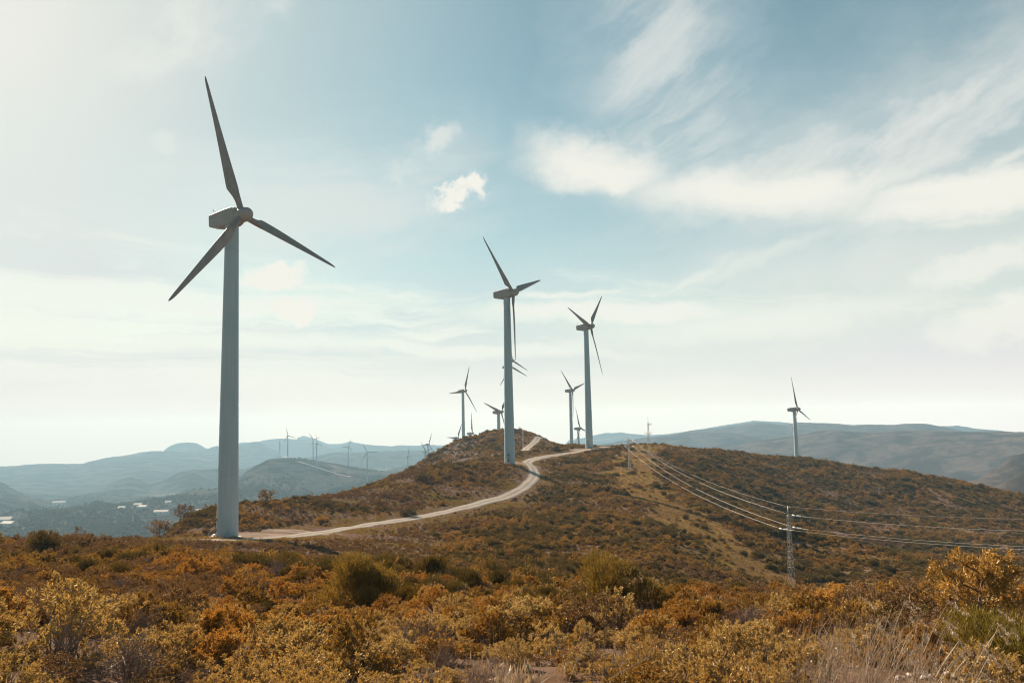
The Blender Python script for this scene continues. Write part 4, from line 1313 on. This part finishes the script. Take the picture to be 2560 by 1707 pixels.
for k in range(4):
    for (ra, a), (rb, b), sag, where in (((rA, eA[k]), (rB, eB[k]), 2.4, 'running up the slope between the two pylons'), ((rB, eB[k]), (rC, eC[k]), 0.7, 'leaving the nearest pylon to the right edge')):
        d = b - a; d[2] -= 4 * sag
        e = a - b; e[2] -= 4 * sag
        if k < 3:
            a = insulator(ra, a, d); b = insulator(rb, b, e)
        cable(a, b, sag, 0.021 if k < 3 else 0.012, '%s cable %s' % (names[k], where))
# other masts
pD = stand(1622, 1110, 470); topD = at(1622, 1040, 470)[2]
rD, eD = pylon(tuple(pD), angA + 0.3, 'tall slim lattice mast standing behind the ridge right of the road top', GP, (topD - pD[2]) / (PYH + 0.2), thick=0.8)
pE = stand(1308, 1122, 338); topE = at(1306, 1070, 338)[2]
rE, eE = pylon(tuple(pE), angA - 0.5, 'pale thin pylon on the face of the hilltop beside the steep path', GP, max(0.5, (topE - pE[2]) / (PYH + 0.2)), thick=0.8)
rD.scale = (rD.scale[0] * 0.6, rD.scale[1] * 0.6, rD.scale[2])
cable(eA[3].copy(), eE[3].copy(), 3.0, 0.02, 'thin cable from the hilltop pylon to the pylon at the road top')

# ------------------------------------------------------------------ things on the hill across the valley
def far_ground(u, v, lo=700, hi=2700):
    return hit(u, v, lo, hi)
def stand_r(u, r):
    p = at(u, 1150, r)
    return np.array([p[0], p[1], float(ground(p[0], p[1]))])
# radio mast
p = stand_r(699, 1985)
top = at(698.5, 1102, 1985)[2]
root = link('radio_mast', None, None, tuple(p)); tag(root, 'slim radio mast on the far hilltop left of the hut', 'mast')
m = MB(); lattice(m, max(20, top - p[2]), 2.2, 1.0, 14, 0.20, 0.09); m.build('lattice', M_STEEL, root)
m = MB()
for z in (0.55, 0.75, 0.9):
    m.box((0.9, 0, (top - p[2]) * z), (0.8, 1.6, 2.2))
m.build('antenna', M_STEEL, root)

def hut(loc, w, d, h, rz, label, group=None, flat=False, roofm=None):
    root = link('house', None, None, tuple(loc)); root.rotation_euler = (0, 0, rz)
    tag(root, label, 'house', group)
    m = MB(); m.box((0, 0, h / 2 - 1.0), (w, d, h + 2.0)); wl = m.build('wall', M_WALL, root)
    m = MB()
    hw, hd, rh = w / 2 + 0.5, d / 2 + 0.5, 0.35 if flat else d * 0.28
    m.v = [(-hw, -hd, h), (hw, -hd, h), (hw, hd, h), (-hw, hd, h), (-hw, 0, h + rh), (hw, 0, h + rh)]
    m.f = [(0, 1, 5, 4), (2, 3, 4, 5), (0, 4, 3), (1, 2, 5), (0, 3, 2, 1)]; m.sm = [False] * 5
    m.build('roof', roofm or M_ROOF, root)
    for k in range(max(1, int(w / 6))):
        x = -w / 2 + (k + 0.5) * w / max(1, int(w / 6))
        m = MB(); m.box((x, -d / 2 - 0.03, h * 0.55), (1.3, 0.12, 1.4)); m.build('window', M_DARK, root)
    return root
hut(stand_r(716, 1975), 16, 7, 4.0, 0.2, 'low stone coloured hut on the far hilltop beside the turbine', None, True)
GH = 'pale buildings scattered in the valley'
for (u, v, w, d, h, rz, lab) in (
        (8, 1309, 26, 14, 7, 0.1, 'large white farm building at the left edge of the valley'),
        (22, 1318, 18, 10, 6, -0.3, 'white farm building just below the large one at the left edge'),
        (148, 1262, 30, 12, 7, 0.25, 'long bright shed on the low ridge at the valley left'),
        (305, 1276, 10, 8, 5, 0.0, 'small pale house alone on the valley slope'),
        (345, 1268, 12, 8, 5, 0.2, 'small pale house left of a pair on the valley slope'),
        (358, 1273, 14, 9, 5, -0.2, 'pale house with terrace, right of a pair on the valley slope'),
        (420, 1263, 9, 8, 6, 0.5, 'small white house higher up under the dark trees'),
        (404, 1286, 22, 10, 5, 0.0, 'long pale building low on the valley slope'),
        (497, 1283, 10, 8, 5, 0.4, 'small white house close to the largest turbine tower')):
    hut(far_ground(u, v), w, d, h, rz, lab, GH)

# transmission towers in the dip behind the hill
def y_tower(u, vtop, r, label):
    p = stand_r(u, r)
    h = max(24.0, at(u, vtop, r)[2] - p[2])
    root = link('transmission_tower', None, None, tuple(p)); tag(root, label, 'transmission tower', 'faint transmission towers behind the far hill')
    root.rotation_euler = (0, 0, 0.3)
    m = MB()
    lattice(m, h * 0.55, 5.0, 1.6, 6, 0.20, 0.10)
    m.build('mast', M_STEEL, root)
    m = MB()
    for s in (-1, 1):
        m.tube([(0, 0, h * 0.55), (s * 4.8, 0, h * 0.86), (s * 5.4, 0, h)], 0.24, 4, smooth=False)
        m.tube([(s * 0.8, 0, h * 0.52), (s * 5.6, 0, h * 0.86)], 0.14, 4, smooth=False)
    m.build('fork', M_STEEL, root)
    m = MB(); m.tube([(-9, 0, h * 0.86), (9, 0, h * 0.86)], 0.24, 4, smooth=False); m.tube([(-9, 0, h * 0.86), (0, 0, h * 0.90), (9, 0, h * 0.86)], 0.14, 4, smooth=False)
    m.build('crossarm', M_STEEL, root)
for u, vt, r, lab in ((903, 1133, 2150, 'forked transmission tower between two distant turbines'), (822, 1138, 2300, 'faint forked transmission tower left of the clearer one'),
                      (960, 1149, 2100, 'left one of two small transmission towers near the hill flank'), (975, 1150, 2200, 'right one of two small transmission towers near the hill flank')):
    y_tower(u, vt, r, lab)

# woods and scrub of the valley, past counting
WOODS = bpy.data.collections.new('valley_plants')
for i in range(4):
    rng = np.random.default_rng(300 + i)
    B = LB(rng)
    n = 260
    pt, dr_ = shrub_tips(rng, n, 1.0, 1.0 + 0.25 * i, lobes=6)
    k = np.repeat(np.arange(n), 2)
    B.leaves(pt[k] + rng.normal(size=(len(k), 3)) * 0.08, dr_[k] + rng.normal(size=(len(k), 3)) * 0.7, 0.34, 0.22)
    WOODS.objects.link(bpy.data.objects.new('wood_%d' % i, B.mesh('valley_tree', M_SCRUB)))
n = 60000
a_ = RNG.uniform(math.radians(-36), math.radians(-4), n)
r_ = np.sqrt(RNG.uniform(520 ** 2, 2700 ** 2, n))
x, y = r_ * np.sin(a_), r_ * np.cos(a_)
wn = fbm(x / 130, y / 130, 4, 51)
kx = (wn + 0.75 * (RNG.random(n) - 0.5) > np.interp(r_, [600, 1500, 2200], [0.16, 0.24, 0.34])) & seen(x, y, 8.0) & (poly_dist(x, y, HILLTRACK) > 9)
x, y, r_, wn = x[kx], y[kx], r_[kx], wn[kx]
cover('valley_woods', x, y, (1.3 + 2.2 * RNG.random(len(x)) ** 2) * (1 + 0.6 * np.clip(wn, 0, 1)) * np.interp(r_, [600, 1300, 2100], [1.1, 1.0, 0.62]), RNG.integers(0, 4, len(x)), WOODS, 0.15)
print('WOODS', len(x))

# ------------------------------------------------------------------ single bushes, trees, dry stalks and stones of the foreground
def big_bush(c, rad, hgt, seed, label, mat, n=1500, per=9, leaf=0.075, name='broom_bush', cat='bush'):
    rng = np.random.default_rng(seed)
    B = LB(rng)
    p, d = shrub_tips(rng, n, rad, hgt, lobes=9, inner=0.4)
    k = np.repeat(np.arange(n), per)
    b = p[k] * np.array([0.94, 0.94, 0.92]) + rng.normal(size=(len(k), 3)) * 0.05
    B.leaves(b, d[k] * 0.9 + np.array([0, 0, 0.45]) + rng.normal(size=(len(k), 3)) * 0.33, leaf * 2.0, leaf * 0.22, 0.05)
    root = link(name, B.mesh(name, mat), None, (c[0], c[1], float(ground(c[0], c[1])) - 0.05))
    tag(root, label, cat)
    S = LB(rng)
    idx = rng.choice(n, min(n, 120), replace=False)
    r0 = rng.normal(size=(len(idx), 3)) * np.array([0.12, 0.12, 0])
    mid = p[idx] * np.array([0.5, 0.5, 0.55]) + rng.normal(size=(len(idx), 3)) * 0.05
    S.strips(r0, mid, 0.02); S.strips(mid, p[idx], 0.012)
    link('stems', S.mesh('stems', M_BARK), root)
big_bush(BIG[0], 0.62 * BIGH[0], BIGH[0], 1, 'large rounded dark broom bush standing alone below the road', M_BROOM)
big_bush(BIG[1], 0.66 * BIGH[1], BIGH[1], 2, 'large rounded olive broom bush right of the middle, above ochre shrubs', M_BROOM)
big_bush(BIG[3], 0.75 * BIGH[3], BIGH[3], 3, 'fresh green broom bush at the right edge', M_GREEN, 1300, 9, 0.045)
big_bush(hit(108, 1392, 30, 110), 1.25, 1.5, 4, 'dark rounded bush on the left crest before the valley', M_OLIVE, 700, 8, 0.13)
big_bush(hit(1020, 1290, 90, 220), 1.7, 1.5, 5, 'dense dark bush above the road on the near ridge', M_OLIVE, 500, 7, 0.2)
big_bush(hit(800, 1312, 90, 220), 1.4, 1.3, 6, 'ochre bush standing on the grass verge above the road', M_OCHRE, 500, 7, 0.2)
big_bush(hit(1058, 1205, 120, 260), 2.2, 1.8, 7, 'wide dark bush high on the near ridge', M_OLIVE, 500, 7, 0.24)
big_bush(hit(1392, 1128, 230, 380), 2.2, 1.9, 8, 'round dark bush beside the road below the third turbine', M_OLIVE, 500, 7, 0.26)
big_bush(hit(212, 1452, 15, 60), 0.55, 0.75, 9, 'small dark pointed bush on the left slope', M_OLIVE, 350, 8, 0.07)
big_bush(hit(290, 1452, 15, 60), 0.6, 0.62, 10, 'small dark bush right of the pointed one on the left slope', M_OLIVE, 350, 8, 0.07)

def small_tree(c, h, spread, seed, label, leafm, leaf=0.05, ntip=420, per=10, lean=0.0):
    rng = np.random.default_rng(seed)
    root = link('small_tree', None, None, (c[0], c[1], float(ground(c[0], c[1])) - 0.03))
    tag(root, label, 'tree')
    m = MB()
    tips = []
    trunk = [np.array([lean * t * t, 0.06 * math.sin(3 * t), h * 0.86 * t]) for t in np.linspace(0, 1, 8)]
    m.tube(trunk, [0.035 * h * (1 - 0.85 * t) for t in np.linspace(0, 1, 8)], 7)
    for k in range(16):
        t = 0.2 + 0.75 * k / 15
        b = np.array([np.interp(t, np.linspace(0, 1, 8), [q[i] for q in trunk]) for i in range(3)])
        an = k * 2.4 + rng.random()
        ln = spread * (1.1 - 0.75 * abs(t - 0.45)) * (0.75 + 0.5 * rng.random())
        e = b + np.array([math.cos(an) * ln, math.sin(an) * ln, ln * 0.55 + 0.05])
        mid = (b + e) / 2 + np.array([0, 0, -0.08 * ln])
        m.tube([b, mid, e], [0.012 * h, 0.008 * h, 0.003 * h], 5)
        for q_ in range(ntip // 16):
            s = 0.35 + 0.75 * rng.random()
            tips.append(b + (e - b) * s + rng.normal(size=3) * 0.10 * spread * np.array([1.3, 1.3, 1.0]))
    m.build('trunk', M_BARK, root)
    tips = np.array(tips)
    B = LB(rng)
    k = np.repeat(np.arange(len(tips)), per)
    d = tips - np.array([0, 0, h * 0.45]); d /= np.linalg.norm(d, axis=1)[:, None]
    B.leaves(tips[k] + rng.normal(size=(len(k), 3)) * 0.02, d[k] * 0.6 + rng.normal(size=(len(k), 3)) * 0.6 + np.array([0, 0, 0.35]), leaf, leaf * 0.28)
    link('crown', B.mesh('crown', leafm), root)
small_tree(BIG[2], BIGH[2], 0.40 * BIGH[2], 21, 'small golden tree with bare grey lower limbs at the right', M_OCHRE, 0.085, 480, 11, 0.12)
small_tree(hit(462, 1303, 120, 170), 3.4, 1.5, 22, 'small rounded tree on the crest left of the largest turbine', M_RUST, 0.24, 300, 8)
small_tree(hit(665, 1262, 120, 190), 2.6, 1.4, 23, 'small dark tree on the crest right of the largest turbine', M_RUST, 0.22, 300, 8)
small_tree(hit(398, 1332, 110, 170), 2.0, 1.3, 24, 'low tree at the foot of the crest where the valley shows', M_RUST, 0.2, 260, 8)

# bare dead twigs
def dead_twig(u, v, r, h, lean, seed, label):
    rng = np.random.default_rng(seed)
    p = at(u, v, r)
    m = MB()
    def grow(a, d, ln, rad, lv):
        pts = [a]
        for k in range(4):
            d = d + rng.normal(size=3) * 0.10; d /= np.linalg.norm(d)
            pts.append(pts[-1] + d * ln / 4)
        m.tube(pts, [rad * (1 - 0.16 * k) for k in range(5)], 5)
        if lv > 0:
            for k in range(1, 5):
                if rng.random() < 0.75:
                    s = d + rng.normal(size=3) * 0.45; s[2] = abs(s[2]) + 0.3
                    grow(pts[k], s / np.linalg.norm(s), ln * 0.5 * (0.6 + 0.6 * rng.random()), rad * 0.55, lv - 1)
    d = np.array([lean, rng.normal() * 0.15, 1.0]); d /= np.linalg.norm(d)
    grow(np.zeros(3), d, h, 0.007, 2)
    tag(m.build('dead_twig', M_TWIG, None, (p[0], p[1], float(ground(p[0], p[1])) - 0.05)), label, 'twig', 'bare dead twigs in the foreground')
dead_twig(1315, 1650, 8.2, 0.75, 0.05, 31, 'bare dead twig left of the pink soil, upright and branched')
dead_twig(1430, 1707, 7.2, 0.95, 0.42, 32, 'long bare dead twig leaning right beside the pink soil')
dead_twig(1400, 1700, 7.6, 0.85, 0.25, 33, 'thin bare dead twig next to the long leaning one')
dead_twig(1265, 1690, 8.6, 0.85, -0.2, 34, 'forked bare dead twig before the dark shrub hollow')
dead_twig(1160, 1650, 9.2, 0.5, 0.0, 35, 'short bare dead twig in the middle ochre shrubs')
dead_twig(2380, 1560, 14.0, 0.9, -0.1, 36, 'pale dead twig beside the small golden tree')
dead_twig(60, 1690, 8.4, 0.6, 0.7, 37, 'bare dead twig lying over the pink soil at the left')

# tall dry stalks at the right, the low ones past counting
rng = np.random.default_rng(77)
STALK = []
for i in range(4):
    B = LB(rng)
    h = 0.62 + 0.10 * i
    z = np.linspace(0, 1, 7)
    bend = 0.10 + 0.10 * i
    P_ = np.stack([bend * z ** 2 * h, 0.03 * np.sin(4 * z), z * h], -1)
    B.strips(P_[:-1], P_[1:], 0.007)
    S = LB(rng)
    kk = rng.integers(0, 30, 60)
    S.leaves(P_[-1] + np.array([bend * 0.3, 0, 0.0]) * (kk / 30.)[:, None] - np.array([0, 0, 0.10]) * (kk / 30.)[:, None] + rng.normal(size=(60, 3)) * 0.006, rng.normal(size=(60, 3)) * 0.4 + np.array([0.3, 0, 1.0]), 0.024, 0.006)
    STALK.append((B.mesh('dry_stalk', M_STALK), S.mesh('seed_head', M_STALK)))
for k in range(60):
    u = [2010, 2060, 2130, 2175, 2230, 2255, 2300, 2330, 2370, 2440][k % 10] + rng.uniform(-30, 30)
    p = at(u, 1600, rng.uniform(7.4, 10.5))
    o = link('dry_stalk', STALK[k % 4][0], None, (p[0], p[1], float(ground(p[0], p[1])) - 0.03))
    o.rotation_euler = (rng.normal() * 0.07, 0.08 + rng.normal() * 0.10, rng.normal() * 0.35)
    s = rng.uniform(0.75, 1.3); o.scale = (s, s, s)
    link('seed_head', STALK[k % 4][1], o)
    tag(o, 'tall thin dry stalk with seed head at the right front', 'stalk', 'tall dry stalks at the right front')
B = LB(rng)
n = 1100
uu = np.where(rng.random(n) < 0.75, rng.normal(2140, 150, n), rng.uniform(500, 2500, n))
b = np.array([at(u, 1600, r) for u, r in zip(uu, rng.uniform(6.3, 12.5, n))])
b[:, 2] = ground(b[:, 0], b[:, 1]) - 0.02
hh = (rng.uniform(0.25, 0.62, n) * np.where(np.abs(uu - 2140) < 260, 1.3, 0.9))[:, None]
d = np.stack([0.18 + rng.normal(size=n) * 0.16, rng.normal(size=n) * 0.16, np.ones(n)], -1)
mid = b + d * hh * 0.55
tip = mid + (d + np.stack([0.12 + rng.normal(size=n) * 0.15, rng.normal(size=n) * 0.15, np.zeros(n)], -1)) * hh * 0.45
B.strips(b, mid, 0.0055); B.strips(mid, tip, 0.0045)
tag(link('dry_grass', B.mesh('dry_grass', M_STALK)), kind='stuff')

# stones
def stone(u, v, s, seed, label):
    rng = np.random.default_rng(seed)
    c = hit(u, v, 4, 30)
    m = MB()
    nu, nv = 14, 9
    ph = rng.random(3) * 6
    for i in range(nv + 1):
        t = PI * i / nv
        for k in range(nu):
            f = 2 * PI * k / nu
            r = 1 + 0.16 * math.sin(2 * f + ph[0]) * math.sin(t) + 0.12 * math.sin(3 * t + ph[1] + f) + 0.05 * rng.normal()
            m.v.append((s * r * math.sin(t) * math.cos(f), s * 0.8 * r * math.sin(t) * math.sin(f), s * 0.6 * r * math.cos(t)))
    for i in range(nv):
        for k in range(nu):
            k2 = (k + 1) % nu
            m.face((i * nu + k, (i + 1) * nu + k, (i + 1) * nu + k2, i * nu + k2))
    tag(m.build('stone', M_STONE, None, (c[0], c[1], c[2] + s * 0.2)), label, 'stone', 'pale stones on the bare soil')
PEB = bpy.data.collections.new('pebble_kinds')
for i in range(3):
    rng = np.random.default_rng(800 + i)
    m = MB()
    for ii in range(6):
        for kk in range(8):
            t, f = PI * ii / 5, 2 * PI * kk / 8
            q_ = 1 + 0.22 * rng.normal()
            m.v.append((q_ * math.sin(t) * math.cos(f), 0.8 * q_ * math.sin(t) * math.sin(f), 0.55 * q_ * math.cos(t)))
    for ii in range(5):
        for kk in range(8):
            m.face((ii * 8 + kk, (ii + 1) * 8 + kk, (ii + 1) * 8 + (kk + 1) % 8, ii * 8 + (kk + 1) % 8))
    PEB.objects.link(bpy.data.objects.new('pebble_%d' % i, m.mesh('pebble', M_STONE)))
px_, py_ = [], []
for c, a, b_ in BARE:
    nn = int(330 * a * b_)
    t, f = np.sqrt(RNG.random(nn)) * 1.15, RNG.random(nn) * 2 * PI
    px_.append(c[0] + a * t * np.cos(f)); py_.append(c[1] + b_ * t * np.sin(f))
for c, a, b_ in PADS:
    nn = int(9 * a * b_)
    t, f = np.sqrt(RNG.random(nn)), RNG.random(nn) * 2 * PI
    px_.append(c[0] + a * t * np.cos(f)); py_.append(c[1] + b_ * t * np.sin(f))
px_, py_ = np.concatenate(px_), np.concatenate(py_)
cover('gravel', px_, py_, (0.006 + 0.022 * RNG.random(len(px_)) ** 3) * np.interp(np.hypot(px_, py_), [20, 90], [1, 5]), RNG.integers(0, 3, len(px_)), PEB, 0.1)
for k in range(11):
    stone(2250 + 22 * k + 6 * ((k * 7) % 3), 1697 - 5 * (k % 3), 0.055 + 0.02 * ((k * 5) % 4) / 3, 400 + k, 'pale stone among others under the dry stalks at the bottom right')
for k, (u, v) in enumerate(((60, 1640), (120, 1680), (20, 1610))):
    stone(u, v, 0.06, 430 + k, 'pale stone on the pink soil at the bottom left')

# ------------------------------------------------------------------ haze: one closed box of pale air round everything
hm, M = new_mat('pale_air')
vol = M.n('ShaderNodeVolumePrincipled')
vol.inputs['Color'].default_value = (0.25, 0.39, 0.52, 1)
vol.inputs['Density'].default_value = HAZE
vol.inputs['Anisotropy'].default_value = 0.25
ho = M.n('ShaderNodeOutputMaterial')
M.put(ho.inputs['Volume'], vol.outputs[0])
m = MB()
zlo, zhi = float(GZ.min()) - 1.0, 66.0
m.box((0, 0, (zlo + zhi) / 2), (17600, 17600, zhi - zlo))
tag(m.build('haze', hm), kind='stuff')
